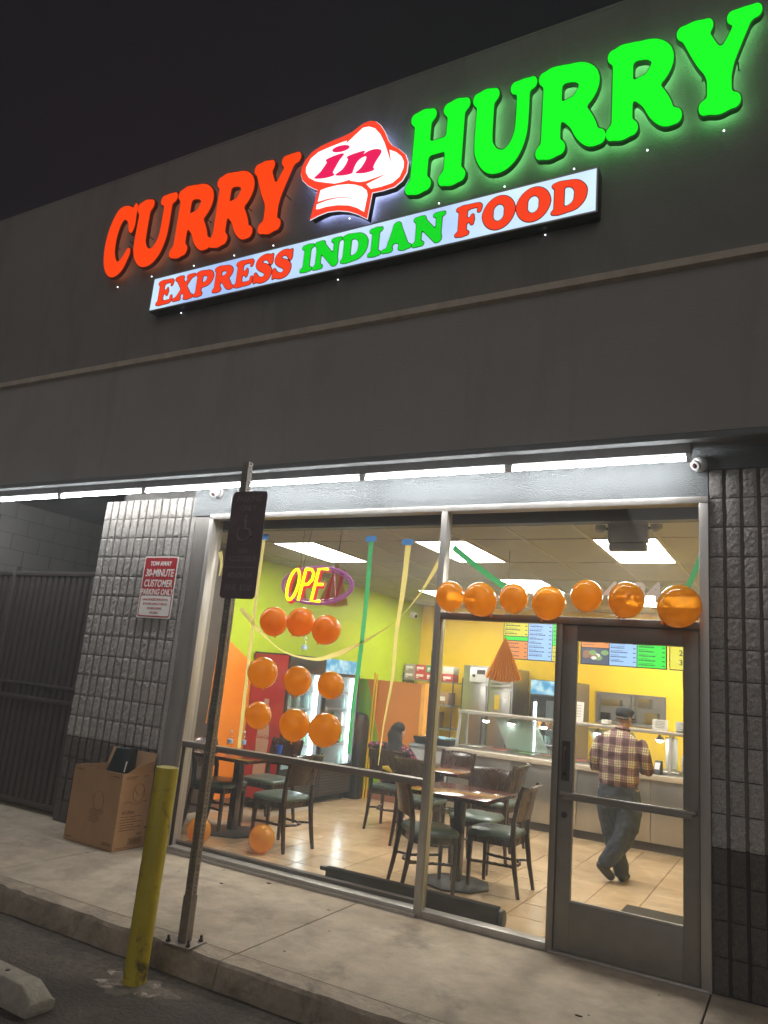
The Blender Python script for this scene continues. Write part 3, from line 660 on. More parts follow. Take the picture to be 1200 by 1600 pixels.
BAND = [(262, 745), (235, 857), (330, 828), (430, 812), (530, 815), (650, 845), (530, 824), (430, 822), (330, 845), (225, 885), (218, 930), (240, 930), (320, 905), (430, 890), (540, 893), (620, 917), (690, 957), (725, 790), (715, 745), (670, 710), (600, 690), (530, 685), (430, 695), (330, 720)]
I1 = [(495, 386), (420, 400), (330, 440), (315, 460), (327, 472), (300, 515), (260, 570), (205, 622), (215, 632), (300, 628), (390, 602), (397, 585), (385, 570), (410, 520), (450, 450)]
N1 = [(700, 358), (600, 385), (530, 415), (525, 432), (535, 445), (510, 500), (470, 550), (413, 592), (425, 602), (500, 598), (570, 580), (582, 560), (610, 490), (650, 440), (700, 413), (717, 425), (700, 470), (660, 530), (612, 572), (625, 580), (700, 575), (780, 552), (792, 530), (783, 518), (810, 460), (855, 390), (864, 360), (850, 345), (800, 342), (740, 360), (685, 392)]
DOT = [(465+85*math.cos(a)-8*math.sin(a), 337-28*math.sin(a)-22*math.cos(a)) for a in np.linspace(0, 2*PI, 24, endpoint=False)]
HATR, HATW, HATP = EM('hat_red_face', (1, .05, .018), .95), EM('hat_white_face', (.86, 1, 1), 1.1), EM('hat_crimson_letter', (.82, .005, .10), .9)
def hat_piece(name, pts, y, d, mat, sm=False, grow=0):
    P = [hz(p) for p in pts]
    if sm: P = catmull(P, 4)
    if grow:
        c = np.mean(P, 0); P = [(c[0]+(p[0]-c[0])*grow, c[1]+(p[1]-c[1])*grow) for p in P]
    return link(name, fill_mesh([P], d, mat), hat, (0, y, 0), FR)
hat_piece('can', OUT, .046, .035, M('dark_hat_can', (.03, .03, .035), .4, var=0), grow=.985)
hat_piece('outline', OUT, .008, .003, EM('hat_edge_white', (.9, .9, 1), .8), grow=1.012)
hat_piece('red_face', OUT, .0, .004, HATR); hat_piece('white_face', WHT, -.006, .002, HATW); hat_piece('band_face', BAND, -.006, .002, HATW)
hat_piece('letter', I1, -.010, .002, HATP, True); hat_piece('letter_dot', DOT, -.010, .002, HATP); hat_piece('letter', N1, -.010, .002, HATP, True)
hat_piece('added_wall_glow', OUT, .085, .002, HALO_W, grow=.9)
q = hz((502, 972)); MB().ball((q[0], .075, q[1]), .008, 8, 6).build('weep_light', WEEP, hat)
# lightbox below
b0, b1, bz0, bz1 = sx_(-5.70), sx_(-.764), sz_(5.392), sz_(5.804)
lb = thing('sign_lightbox', 'long pale blue lightbox with red and green lettering under the big letters', 'sign', ((b0+b1)/2, FY, (bz0+bz1)/2))
hw, hh = (b1-b0)/2, (bz1-bz0)/2
MB().box(-hw, hw, -.118, -.004, -hh, hh).build('cabinet', M('black_sign_cabinet', (.02, .02, .022), .4), lb, bevel=.004)
m = MB(); e = .012
m.box(-hw, hw, -.13, -.1181, -hh, -hh+e); m.box(-hw, hw, -.13, -.1181, hh-e, hh); m.box(-hw, -hw+e, -.1301, -.1181, -hh+e, hh-e); m.box(hw-e, hw, -.1301, -.1181, -hh+e, hh-e)
m.build('retainer', MAT_GALV, lb)
fm = M('lightbox_face', (.1, .1, .1), .4, var=0); nt = fm.node_tree; bb = nt.nodes['Principled BSDF']
ge = nd(nt, 'ShaderNodeNewGeometry'); no = nd(nt, 'ShaderNodeTexNoise'); no.inputs['Scale'].default_value = 1.1; nt.links.new(ge.outputs['Position'], no.inputs['Vector'])
cr = nd(nt, 'ShaderNodeValToRGB'); cr.color_ramp.elements[0].position = .35; cr.color_ramp.elements[0].color = (.37, .53, .88, 1); cr.color_ramp.elements[1].position = .68; cr.color_ramp.elements[1].color = (.66, .86, 1, 1)
nt.links.new(no.outputs['Fac'], cr.inputs[0]); nt.links.new(cr.outputs[0], bb.inputs['Emission Color']); bb.inputs['Emission Strength'].default_value = .92
MB().box(-hw+e, hw-e, -.126, -.1182, -hh+e, hh-e).build('face', fm, lb)
SO, SG, SK = EM('small_red_letter', (.88, .045, .008), .92), EM('small_green_letter', (.0, .62, .012), .95), M('dark_letter_edge', (.07, .015, .05), .5, var=0)
def word_on_box(word, u0, v0, u1, v1, mat):
    x0 = bp(u0, v0, 1, SY).x-(b0+b1)/2; x1 = bp(u1, v1, 1, SY).x-(b0+b1)/2
    ws = [GL[c][0] for c in word]; tot = sum(ws); x = x0
    for c, w in zip(word, ws):
        wd = (x1-x0)*w/tot; L0 = glyph_loops(c, 0, 2); bx_ = (x+.004, x+wd-.004, -.148, .142) if c not in 'OS' else (x+.004, x+wd-.004, -.153, .148)
        link('letter_edge', fill_mesh(fit(glyph_loops(c, .022, 2), *bx_, ref=L0), .0008, SK), lb, (0, -.1275, 0), FR)
        link('letter', fill_mesh(fit(L0, *bx_), .001, mat), lb, (0, -.130, 0), FR); x += wd
word_on_box('EXPRESS', 245, 460, 456, 412, SO); word_on_box('INDIAN', 469, 412, 695, 357, SG); word_on_box('FOOD', 711, 350, 918, 302, SO)
for u, v in ((283, 489), (528, 437), (852, 367)):
    q = bp(u, v, 1, FY-.03); MB().ball((q.x-(b0+b1)/2, -.03, q.z-(bz0+bz1)/2), .007, 8, 6).build('weep_light', WEEP, lb)

# ================================================================== TUBES, CAMERAS, WALL SIGN
fxl = ['at the end by the door camera', 'second from the door camera, over the window post', 'over the middle of the shop window', 'over the corner of window and block wall', 'over the block wall', 'over the gate', 'hindmost over the gate']
for k in range(7):
    x1 = -.07-k*1.287; x0 = x1-1.287
    t = thing('strip_light', 'white tube light under the overhang ' + fxl[k], 'strip light', ((x0+x1)/2, -.2, 3.3), 0, 'tube lights under the overhang'); h = (x1-x0)/2
    m = MB(); m.hexa([(-h, -.02, .012), (h, -.02, .012), (h, .03, .012), (-h, .03, .012)], [(-h, -.045, .099), (h, -.045, .099), (h, .14, .099), (-h, .14, .099)]); m.build('housing', MAT_GALV, t)
    MB().box(-h+.003, -h+.03, -.022, .022, -.04, .011).build('tube_holder', MAT_WHITE, t, bevel=.003); MB().box(h-.03, h-.003, -.022, .022, -.04, .011).build('tube_holder', MAT_WHITE, t, bevel=.003)
    r = .0145; n = 14; lo = MB(); up = MB(); vs = []; 
    for xx in (-h+.031, h-.031):
        for q in range(n+1): a = PI+PI*q/n; vs.append((xx, r*math.cos(a), -.02+r*math.sin(a)))
    lo.add(vs, [(q, q+1, n+2+q, n+1+q) for q in range(n)]); lo.build('tube', MAT_TUBE, t)
    vs = []
    for xx in (-h+.031, h-.031):
        for q in range(n+1): a = PI*q/n; vs.append((xx, r*math.cos(a), -.0199+r*math.sin(a)))
    up.add(vs, [(q, q+1, n+2+q, n+1+q) for q in range(n)]); up.build('tube_back', EM('led_tube_back', (.97, .985, 1), TUBE*.3), t)
def dome_cam(name, label, loc, aim):
    t = thing(name, label, 'camera', loc)
    m = MB(); m.loft([(0, 0, 0), (0, -.03, 0)], .05, 18); m.ball((0, -.055, -.005), .048, 18, 12); m.build('housing', MAT_WHITE, t, smooth=50)
    d = Vector(aim).normalized(); c = Vector((0, -.055, -.005))
    MB().cyl(c+d*.03, c+d*.051, .036, .034, 16).build('lens_ring', MAT_GREY, t); MB().ball(c+d*.042, .022, 12, 8).build('lens', M('camera_lens', (.05, .02, .02), .1, var=0), t)
    return t
q = bp(343, 770, 1, .0); dome_cam('security_camera', 'white dome camera under the tube lights above the left end of the window', (q.x, 0, q.z), (.1, -.7, -.6))
q = bp(1094, 727, 1, .0); dome_cam('security_camera', 'white dome camera beside the last tube light above the door', (q.x, 0, q.z), (-.5, -.7, -.5))
ps = thing('parking_sign', 'red and white customer parking notice screwed to the block wall', 'sign', (-5.02, -.018, 2.335))
w, h = .228, .308
def rrect(w, h, r, n=5):
    P = []
    for cx, cz, a0 in ((w-r, h-r, 0), (-w+r, h-r, PI/2), (-w+r, -h+r, PI), (w-r, -h+r, 1.5*PI)):
        for k in range(n+1): a = a0+PI/2*k/n; P.append((cx+r*math.cos(a), cz+r*math.sin(a)))
    return P
SRED = M('sign_red', (.42, .022, .03), .35, var=.05)
MB().prism([(x, z) for x, z in rrect(w, h, .012)], -.004, 0).build('plate', MAT_PAPER, ps)
m = MB(); m.prism([(-w+.012, -.075), (w-.012, -.075)]+[(w-.012-.02+.02*math.cos(a), h-.032+.02*math.sin(a)) for a in np.linspace(0, PI/2, 5)]+[(-w+.032-.02*math.sin(a), h-.032+.02*math.cos(a)) for a in np.linspace(0, PI/2, 5)], -.0052, -.0041)
m.build('red_field', SRED, ps)
link('red_border', fill_mesh([[(x, z-.185) for x, z in rrect(w-.012, .11, .025)], [(x, z-.183) for x, z in rrect(w-.022, .1, .02)][::-1]], .0005, SRED), ps, (0, -.0046, 0), FR)
for s, z, sz, sx in (('TOW AWAY', .245, .062, .8), ('30-MINUTE', .15, .105, .74), ('CUSTOMER', .045, .1, .74), ('PARKING ONLY', -.04+.0, .082, .74)):
    sign_text(s, sz, MAT_PAPER, ps, 0, -.0058, z-.012, bold=.0022, extrude=.0004, shear=.12, sx=sx)
for k, s in enumerate(('UNAUTHORIZED VEHICLES WILL', 'BE TOWED AWAY AT VEHICLE', 'OWNERS EXPENSE', 'CVC 22658')):
    sign_text(s, .03, SRED, ps, 0, -.0048, -.125-k*.043, bold=.0004, extrude=.0003, sx=.78)
m = MB()
for x in (-.1, .1):
    for z in (-.29, .29): m.cyl((x, -.004, z), (x, -.008, z), .007, n=8)
m.build('screw', MAT_GALV, ps)

# ================================================================== STREET FURNITURE
PX, PY = -2.752, -1.548
post = thing('sign_post', 'perforated square steel sign post bolted to the kerb', 'post', (PX, PY, 0), math.radians(4))
def perf_tube(mb, s, z0, z1, pitch=.0254, r=.0056):
    for ax in range(4):
        c, d = [(0, -1), (1, 0), (0, 1), (-1, 0)][ax]
        nrm = Vector((c, d, 0)); tan = Vector((-d, c, 0)); n = int((z1-z0)/pitch); vs = []; fs = []
        for k in range(n):
            zc = z0+(k+.5)*pitch; b = len(vs)
            for i in range(8):
                a = PI/4*i
                q = (math.cos(a), math.sin(a)); mx_ = max(abs(q[0]), abs(q[1])); o = nrm*s+tan*(q[0]/mx_*s); vs.append((o.x, o.y, zc+q[1]/mx_*pitch/2))
                o = nrm*s+tan*(q[0]*r); vs.append((o.x, o.y, zc+q[1]*r))
            for i in range(8): j = (i+1) % 8; fs.append((b+2*i, b+2*j, b+2*j+1, b+2*i+1))
        mb.add(vs, fs)
MAT_POST = M('weathered_post_steel', (.24, .21, .185), .55, .5, var=.25, vs=25)
m = MB(); perf_tube(m, .025, .02, 3.03); m.build('post', MAT_POST, post)
m = MB(); perf_tube(m, .0295, .012, .27); m.build('sleeve', MAT_POST, post)
MB().box(-.1, .1, -.085, .085, .001, .011).build('base_plate', MAT_POST, post, bevel=.002)
m = MB()
for x in (-.075, .075):
    for y in (-.06, .06): m.cyl((x, y, .011), (x, y, .045), .008, n=8); m.cyl((x, y, .012), (x, y, .024), .015, n=6)
m.build('anchor_bolt', MAT_DARKMETAL, post)
hs = thing('disabled_parking_sign', 'dark rounded disabled parking sign with a wheelchair symbol, coloured as in shade, on the post', 'sign', (PX+.085, PY-.034, 2.435), math.radians(3))
HSB, HST = M('shade_toned_sign_blue', (.12, .08, .088), .55, var=.2, vs=9), M('shade_toned_sign_lettering', (.2, .155, .16), .7, var=.3, vs=40)  # sign blue and white lettering both darkened to paint in the backlit shade
MB().prism(rrect(.142, .362, .03), -.003, 0).build('plate', HSB, hs)
for s, z, sz in (('PARKING', .31, .058), ('ONLY', .245, .058), ('VAN', -.045, .045), ('ACCESSIBLE', -.1, .05), ('MINIMUM', -.21, .056), ('FINE', -.29, .056), ('$250', -.29, .056)):
    sign_text(s, sz, HST, hs, {'FINE': -.062, '$250': .058}.get(s, 0), -.0036, z, bold=.0008, extrude=.0004, sx=.85)
MB().box(-.135, .135, -.0042, -.0032, -.158, -.151).build('divider_line', HST, hs)
m = MB()   # wheelchair symbol
m.ball((-.008, -.004, .19), (.015, .001, .015), 12, 6)
m.loft([(-.01, -.004, .17), (-.004, -.004, .105), (.03, -.004, .1), (.05, -.004, .055), (.066, -.004, .06)], .009, 6)
m.loft([(-.008, -.004, .145), (.025, -.004, .145)], .006, 6)
m.loft([(.0+.052*math.cos(a)-.012, -.004, .075+.052*math.sin(a)) for a in np.linspace(2.2, 6.0, 16)], .0075, 6)
m.build('wheelchair_symbol', HST, hs)
bo = thing('bollard', 'scuffed yellow steel bollard standing in the asphalt at the kerb', 'bollard', (-2.795, -1.875, ROADZ), 0)
by = M('scuffed_yellow_paint', (.42, .33, .022), .5, var=.22, vs=9, bump=.12, bs=30, stretch=(1, 1, .35), dirt=((.07, .05, .018), 5, .57, .12))
m = MB(); m.lathe([(.066, -.05), (.0665, .3), (.0665, 1.155), (.063, 1.166), (0.0, 1.168)], 32); o = m.build('pipe', by, bo, smooth=40); o.rotation_euler = (0, math.radians(.9), 0)
m = MB(); m.loft([(.0672*math.cos(a), .0672*math.sin(a), .83-.012*math.sin(a*1.7)+.006*math.cos(3*a)) for a in np.linspace(-2.6, .6, 26)], [(.0012, .004+.004*abs(math.sin(5*k))) for k in range(26)], 6); m.build('scrape_mark', MAT_BLACK, bo)
# cracked concrete collar at the bollard's foot
rc = random.Random(11); m = MB(); R1 = []; R2 = []
for k in range(40):
    t_ = 2*PI*k/40; e = .21*(1+.22*math.sin(3*t_+1)+.14*math.sin(7*t_)+rc.uniform(-.1, .1)); R2.append((-2.78+1.25*e*math.cos(t_), -1.885+.75*e*math.sin(t_), ROADZ-.004))
    R1.append((-2.78+.85*e*math.cos(t_), -1.885+.5*e*math.sin(t_), ROADZ+.007+rc.uniform(-.003, .003)))
m.add(R2+R1+[(-2.79, -1.88, ROADZ+.012)], [(k, (k+1) % 40, 40+(k+1) % 40, 40+k) for k in range(40)]+[(40+k, 40+(k+1) % 40, 80) for k in range(40)])
o = m.build('concrete_collar', M('chalky_concrete', (.15, .125, .1), .9, var=.3, vs=20, bump=.7, bs=40, dirt=((.42, .36, .29), 11, .52, .06)), smooth=60); tag(o, 'chalky broken concrete patch round the foot of the bollard', kind='stuff')
ws = thing('wheel_stop', 'worn concrete wheel stop in the parking bay', 'wheel stop', (-2.85, -2.44, ROADZ), math.radians(-3))
m = MB(); L_ = -1.9
def wsec(x, s=1, t=1): return [(x, -.085*s, 0), (x, .085*s, 0), (x, .085*s, .045*t), (x, .055*s, .122*t), (x, -.055*s, .122*t), (x, -.085*s, .045*t)]
vs = wsec(L_)+wsec(-.11)+[(0, -.08, 0), (0, .08, 0), (0, .08, .05), (0, .055, .062), (0, -.055, .062), (0, -.08, .05)]
fs = [(5, 4, 3, 2, 1, 0)]+[(i, (i+1) % 6, 6+(i+1) % 6, 6+i) for i in range(6)]+[(6+i, 6+(i+1) % 6, 12+(i+1) % 6, 12+i) for i in range(6)]+[(12, 13, 14, 15, 16, 17)]
m.add(vs, fs); m.build('body', M('wheel_stop_concrete', (.3, .27, .22), .85, var=.25, vs=9, bump=.5, bs=35, dirt=((.1, .085, .06), 4, .55, .2)), ws, bevel=.008)
MB().cyl((-.32, 0, .118), (-.32, 0, .126), .013, n=10).build('anchor_pin', MAT_BLACK, ws)
# cardboard carton with a dark plastic crate in it
cb = thing('cardboard_box', 'open brown cardboard carton standing against the block wall', 'box', (-4.98, -.235, 0), math.radians(-2))
W2, D2, H2 = .325, .175, .64
m = MB(); e = .006
m.box(-W2, W2, -D2, -D2+e, 0, H2); m.box(-W2, W2, D2-e, D2, 0, H2); m.box(-W2, -W2+e, -D2+e, D2-e, 0, H2-.001); m.box(W2-e, W2, -D2+e, D2-e, 0, H2-.001); m.box(-W2, W2, -D2, D2, .001, .008)
m.build('carton', MAT_KRAFT, cb)
m = MB(); m.hexa([(-W2+.02, D2-.006, H2), (W2-.02, D2-.006, H2), (W2-.02, D2, H2), (-W2+.02, D2, H2)], [(-W2+.03, D2+.03, H2+.15), (W2-.03, D2+.03, H2+.15), (W2-.03, D2+.036, H2+.15), (-W2+.03, D2+.036, H2+.15)]); m.build('flap', MAT_KRAFT, cb)
m = MB(); m.hexa([(W2-.006, -D2+.05, H2), (W2, -D2+.05, H2), (W2, D2-.01, H2), (W2-.006, D2-.01, H2)], [(W2+.02, -D2+.12, H2+.05), (W2+.026, -D2+.12, H2+.05), (W2+.026, D2-.02, H2+.11), (W2+.02, D2-.02, H2+.11)]); m.build('flap', MAT_KRAFT, cb)
RS = (PI/2, 0, PI/2)   # lettering on the face looking to +x
def side_text(s, sz, y, z, **kw): link('print', text_mesh(s, sz, MAT_KRAFTD, **kw), cb, (W2+.0012, y, z), RS)
side_text('4/128oz', .042, -.06, .31, bold=.0012, shear=.2, extrude=.0003)
rp = random.Random(4); m = MB()
for k in range(6):
    y0 = -.13
    z = .27-k*.022
    while y0 < .02+.08*((k+1) % 2): wd = rp.uniform(.012, .04); m.box(W2+.0004, W2+.0012, y0, y0+wd, z, z+.007); y0 += wd+.006
for y0, y1, z0, z1 in ((-.13, .0, .605, .611), (-.13, -.02, .59, .595), (.06, .13, .605, .611)): m.box(W2+.0004, W2+.0012, y0, y1, z0, z1)
for k in range(16): m.box(W2+.0004, W2+.0012, .0+k*.008, .0+k*.008+(.003 if k % 3 else .005), .045, .085)
for y0, y1, z0, z1 in ((-.01, .14, .09, .094), (-.01, .14, .036, .04), (-.014, -.01, .036, .094), (.136, .14, .036, .094), (-.15, .0, .02, .025)): m.box(W2+.0004, W2+.0012, y0, y1, z0, z1)
for k in range(5): m.box(W2+.0004, W2+.0012, .07+k*.012, .078+k*.012, .115, .128)
m.loft([(W2+.001, .03+.065*math.cos(a), .47+.075*math.sin(a)) for a in np.linspace(0, 2*PI, 25)[:-1]], .0022, 5, closed=True)
m.loft([(W2+.001, -.02, .5), (W2+.001, .02, .45), (W2+.001, .07, .45), (W2+.001, .09, .49)], .002, 5)
m.loft([(W2+.001, -.12+.26*t, .385+.012*math.sin(9*t)) for t in np.linspace(0, 1, 14)], .0025, 5)
for k in range(7): z = .3-k*.017; m.box(-.03, -.03+rp.uniform(.08, .19), -D2-.0011, -D2-.0004, z, z+.005)
m.loft([(.06+.07*math.cos(a), -D2-.0008, .38+.08*math.sin(a)) for a in np.linspace(0, 2*PI, 21)[:-1]], .0016, 5, closed=True)
for x0, x1, z0 in ((-.3, -.2, .605), (.2, .29, .6), (-.3, -.22, .03), (.18, .3, .04), (.18, .3, .055)): m.box(x0, x1, -D2-.0011, -D2-.0004, z0, z0+.007)
m.build('print', MAT_KRAFTD, cb)['kind'] = 'stuff'
cr_ = thing('plastic_crate', 'dark green plastic crate sticking out of the cardboard carton', 'crate', (-4.97, -.235, .3), math.radians(4))
DG = M('dark_green_plastic', (.014, .02, .018), .35, var=.1)
m = MB(); m.hexa([(-.17, -.06, 0), (.12, -.06, 0), (.12, .0, 0), (-.17, .0, 0)], [(-.05, .02, .52), (.12, .02, .52), (.12, .06, .52), (-.05, .06, .52)]); m.build('shell', DG, cr_, bevel=.012)
m = MB(); m.hexa([(.135, -.075, 0), (.165, -.075, 0), (.165, .06, 0), (.135, .06, 0)], [(.13, .0, .53), (.155, .0, .53), (.155, .09, .53), (.13, .09, .53)]); m.build('rim', DG, cr_, bevel=.006)
m = MB(); m.loft([(.17, -.07, .33), (.172, -.055, .42)], .006, 6); m.build('clip', MAT_WHITE, cr_)
gs = MB(); rg = random.Random(17)
for k in range(15):
    x, y, r = rg.uniform(-6.5, 1.2), rg.uniform(-1.4, -.12), rg.uniform(.005, .012)
    gs.prism([(x+r*rg.uniform(.8, 1.2)*math.cos(a), y+r*rg.uniform(.7, 1.1)*math.sin(a)) for a in np.linspace(0, 2*PI, 9)[:-1]], .0002, .0022, 'xy')
o = gs.build('gum_stains', M('old_gum', (.16, .13, .10), .8)); tag(o, 'old dark gum spots trodden into the sidewalk', kind='stuff')
# a few bits of litter on the walk
rl = random.Random(21)
for k, (u, v, lab_) in enumerate(((346, 1380, 'small dark scrap lying on the sidewalk below the window'), (420, 1380, 'dark crumb on the sidewalk below the lower window'), (905, 1587, 'dry leaf fragment on the sidewalk in front of the door'))):
    p = bp(u, v, 2, .003); m = MB(); P = [(.02*rl.uniform(.5, 1.3)*math.cos(a), .009*rl.uniform(.5, 1.3)*math.sin(a)) for a in np.linspace(0, 2*PI, 9)[:-1]]
    m.prism(P, 0, .004, 'xy'); o = m.build('litter_scrap', M('dry_brown_litter', (.05, .035, .02), .9)); o.location = (p.x, p.y, .001); tag(o, lab_, 'litter', 'scraps on the sidewalk')

# ================================================================== CHAIRS AND TABLES
def make_chair(label):
    t = thing('dining_chair', label, 'chair', (0, 0, 0), 0, 'dark wooden cafe chairs')   # faces +y
    m = MB(); prof = []
    vs = []; fs = []
    def ring(s, z): return [(x*s, y*s, z) for x, y in ((-.19, -.19), (.19, -.19), (.215, .0), (.21, .19), (.12, .225), (0, .23), (-.12, .225), (-.21, .19), (-.215, .0))]
    rs = [ring(.97, .43), ring(1.02, .437), ring(1.03, .452), ring(.98, .47), ring(.8, .484), ring(.4, .49)]
    n = 9
    for r in rs: vs += r
    for i in range(len(rs)-1):
        for k in range(n): fs.append((i*n+k, i*n+(k+1) % n, (i+1)*n+(k+1) % n, (i+1)*n+k))
    fs += [tuple(reversed(range(n))), tuple((len(rs)-1)*n+k for k in range(n))]
    m.add(vs, fs); m.build('seat', MAT_VINYL, t, bevel=.004, smooth=60)
    m = MB(); m.box(-.185, .185, -.19, -.165, .375, .43); m.box(-.185, .185, .17, .195, .375, .43); m.box(-.195, -.172, -.165, .17, .375, .43); m.box(.172, .195, -.165, .17, .375, .43); m.build('seat_frame', MAT_WOOD, t, bevel=.003)
    for s in (-1, 1):
        MB().loft([(s*.185, .18, .0), (s*.186, .18, .2), (s*.185, .178, .43)], [(.015, .015), (.018, .018), (.022, .022)], 8, power=.6).build('leg', MAT_WOOD, t, smooth=50)
        MB().loft([(s*.2, -.265, 0), (s*.192, -.225, .2), (s*.188, -.195, .43), (s*.192, -.2, .58), (s*.2, -.235, .75), (s*.205, -.275, .875)], [(.014, .016), (.017, .02), (.02, .024), (.018, .022), (.016, .02), (.014, .016)], 8, power=.6).build('leg', MAT_WOOD, t, smooth=50)
    # curved solid back with a rolled top
    m = MB(); vs = []; fs = []; N = 10; K = [(.575, -.203), (.65, -.212), (.73, -.23), (.81, -.252), (.86, -.27), (.878, -.29), (.872, -.305)]
    for side in (0, 1):
        for z, y in K:
            for i in range(N+1):
                u = -1+2*i/N; bow = -.035*(1-u*u); dz = -.012*u*u if z > .85 else (.012*(1-u*u) if z < .6 else 0)
                vs.append((u*.2, y+bow-(.016 if side else 0), z+dz))
    A = (N+1)*len(K)
    for i in range(len(K)-1):
        for k in range(N):
            a = i*(N+1)+k; fs.append((a, a+1, a+N+2, a+N+1)); fs.append((A+a+1, A+a, A+a+N+1, A+a+N+2))
    for k in range(N): fs.append((k+1, k, A+k, A+k+1)); a = (len(K)-1)*(N+1)+k; fs.append((a, a+1, A+a+1, A+a))
    for i in range(len(K)-1):
        a = i*(N+1); fs.append((a, a+N+1, A+a+N+1, A+a)); a += N; fs.append((a+N+1, a, A+a, A+a+N+1))
    m.add(vs, fs); m.build('backrest', MAT_WOOD, t, smooth=50)
    m = MB(); m.loft([(-.182, .17, .22), (-.15, .06, .22), (-.14, -.08, .22), (-.1, -.17, .22), (0, -.2, .22), (.1, -.17, .22), (.14, -.08, .22), (.15, .06, .22), (.182, .17, .22)], .0125, 8); m.cyl((-.19, -.215, .23), (-.13, -.08, .22), .011, n=8); m.cyl((.19, -.215, .23), (.13, -.08, .22), .011, n=8)
    m.build('stretcher', MAT_WOOD, t, smooth=60)
    return t
def face(deg): return math.radians(deg-90)
ch0 = make_chair('dark wooden chair with its back to the window post, turned to the front table')
ch0.location = (-2.235, .715, 0); ch0.rotation_euler = (0, 0, face(42))
copy_thing(ch0, (-1.79, 1.19, 0), face(180), 'dark wooden chair nearest the door, pulled up to the right end of the front table')
copy_thing(ch0, (-2.19, 1.73, 0), face(-92), 'dark wooden chair on the far side of the front table')
copy_thing(ch0, (-2.40, 2.78, 0), face(178), 'dark wooden chair at the right end of the second table')
copy_thing(ch0, (-2.98, 2.12, 0), face(92), 'dark wooden chair between the girl and the window post')
copy_thing(ch0, (-3.06, 2.98, 0), face(-90), 'dark wooden chair on the far side of the second table by the counter')
copy_thing(ch0, (-3.60, 2.64, 0), face(96), 'dark wooden chair the girl sits on')
copy_thing(ch0, (-3.90, .93, 0), face(172), 'dark wooden chair with a green seat beside the floor balloon')
copy_thing(ch0, (-4.66, 1.70, 0), face(-92), 'dark wooden chair in front of the red drinks cooler')
copy_thing(ch0, (-4.78, 1.02, 0), face(5), 'dark wooden chair left of the left table, mostly behind the sign post')
def make_table(label, loc, w, d):
    t = thing('dining_table', label, 'table', (*loc, 0), 0, 'square pedestal tables')
    MB().box(-w/2, w/2, -d/2, d/2, .725, .755).build('tabletop', MAT_TABLE, t, bevel=.004)
    MB().box(-w/2-.001, w/2+.001, -d/2-.001, d/2+.001, .722, .748).build('edge_band', MAT_WOOD, t)
    MB().box(-.04, .04, -.04, .04, .03, .722).build('column', MAT_WOOD, t, bevel=.004)
    m = MB(); m.loft([(0, 0, 0), (0, 0, .018), (0, 0, .03)], [(.3, .3), (.3, .3), (.1, .1)], 8); m.build('base', M('dark_iron_base', (.03, .028, .027), .5, .3), t, bevel=.003)
make_table('front dark red table near the door with four chairs round it', (-2.09, 1.03), .74, .74)
make_table('second dark red table behind the front one near the counter', (-2.94, 2.46), .72, .72)
make_table('left dark red table with the water bottles and the blue cup', (-4.56, 1.03), .76, .74)
def bottle(name, label, loc, grp, s=1):
    t = thing(name, label, 'bottle', loc, 0, grp)
    MB().lathe([(.028*s, 0), (.031*s, .01*s), (.031*s, .06*s), (.0295*s, .07*s), (.031*s, .08*s), (.031*s, .13*s), (.026*s, .15*s), (.0125*s, .178*s), (.0125*s, .19*s)], 14).build('body', GLASS2, t, smooth=40)
    MB().lathe([(.0315*s, .072*s), (.0318*s, .073*s), (.0318*s, .115*s), (.0315*s, .116*s)], 14).build('label_band', M('pale_blue_label', (.35, .5, .7), .5), t)
    MB().lathe([(.0135*s, .19*s), (.0135*s, .208*s), (.0, .209*s)], 12).build('cap', MAT_WHITE, t)
bottle('water_bottle', 'clear water bottle on the left table nearer the sign post', (-4.84, 1.17, .755), 'water bottles on the left table')
bottle('water_bottle', 'clear water bottle on the left table beside the yellow streamer', (-4.74, 1.27, .755), 'water bottles on the left table')
t = thing('plastic_cup', 'blue plastic cup on the left table', 'cup', (-4.29, 1.31, .755)); MB().lathe([(.026, 0), (.038, .115), (.036, .115), (.024, .004), (0, .004)], 18).build('cup', M('blue_plastic', (.03, .11, .55), .3), t, smooth=40)
t = thing('can_pack', 'red and white pack of drink cans on a shelf of the red sided cooler', 'can pack', (-5.02, 2.55, .008), math.radians(65))
MB().box(-.12, .12, -.055, .055, .72, .86).build('pack', MAT_RED, t, bevel=.008)
m = MB()
for k in range(6): m.box(-.115+k*.04, -.1+k*.04, -.0565, -.0551, .74, .84)
m.build('stripe', MAT_PAPER, t)

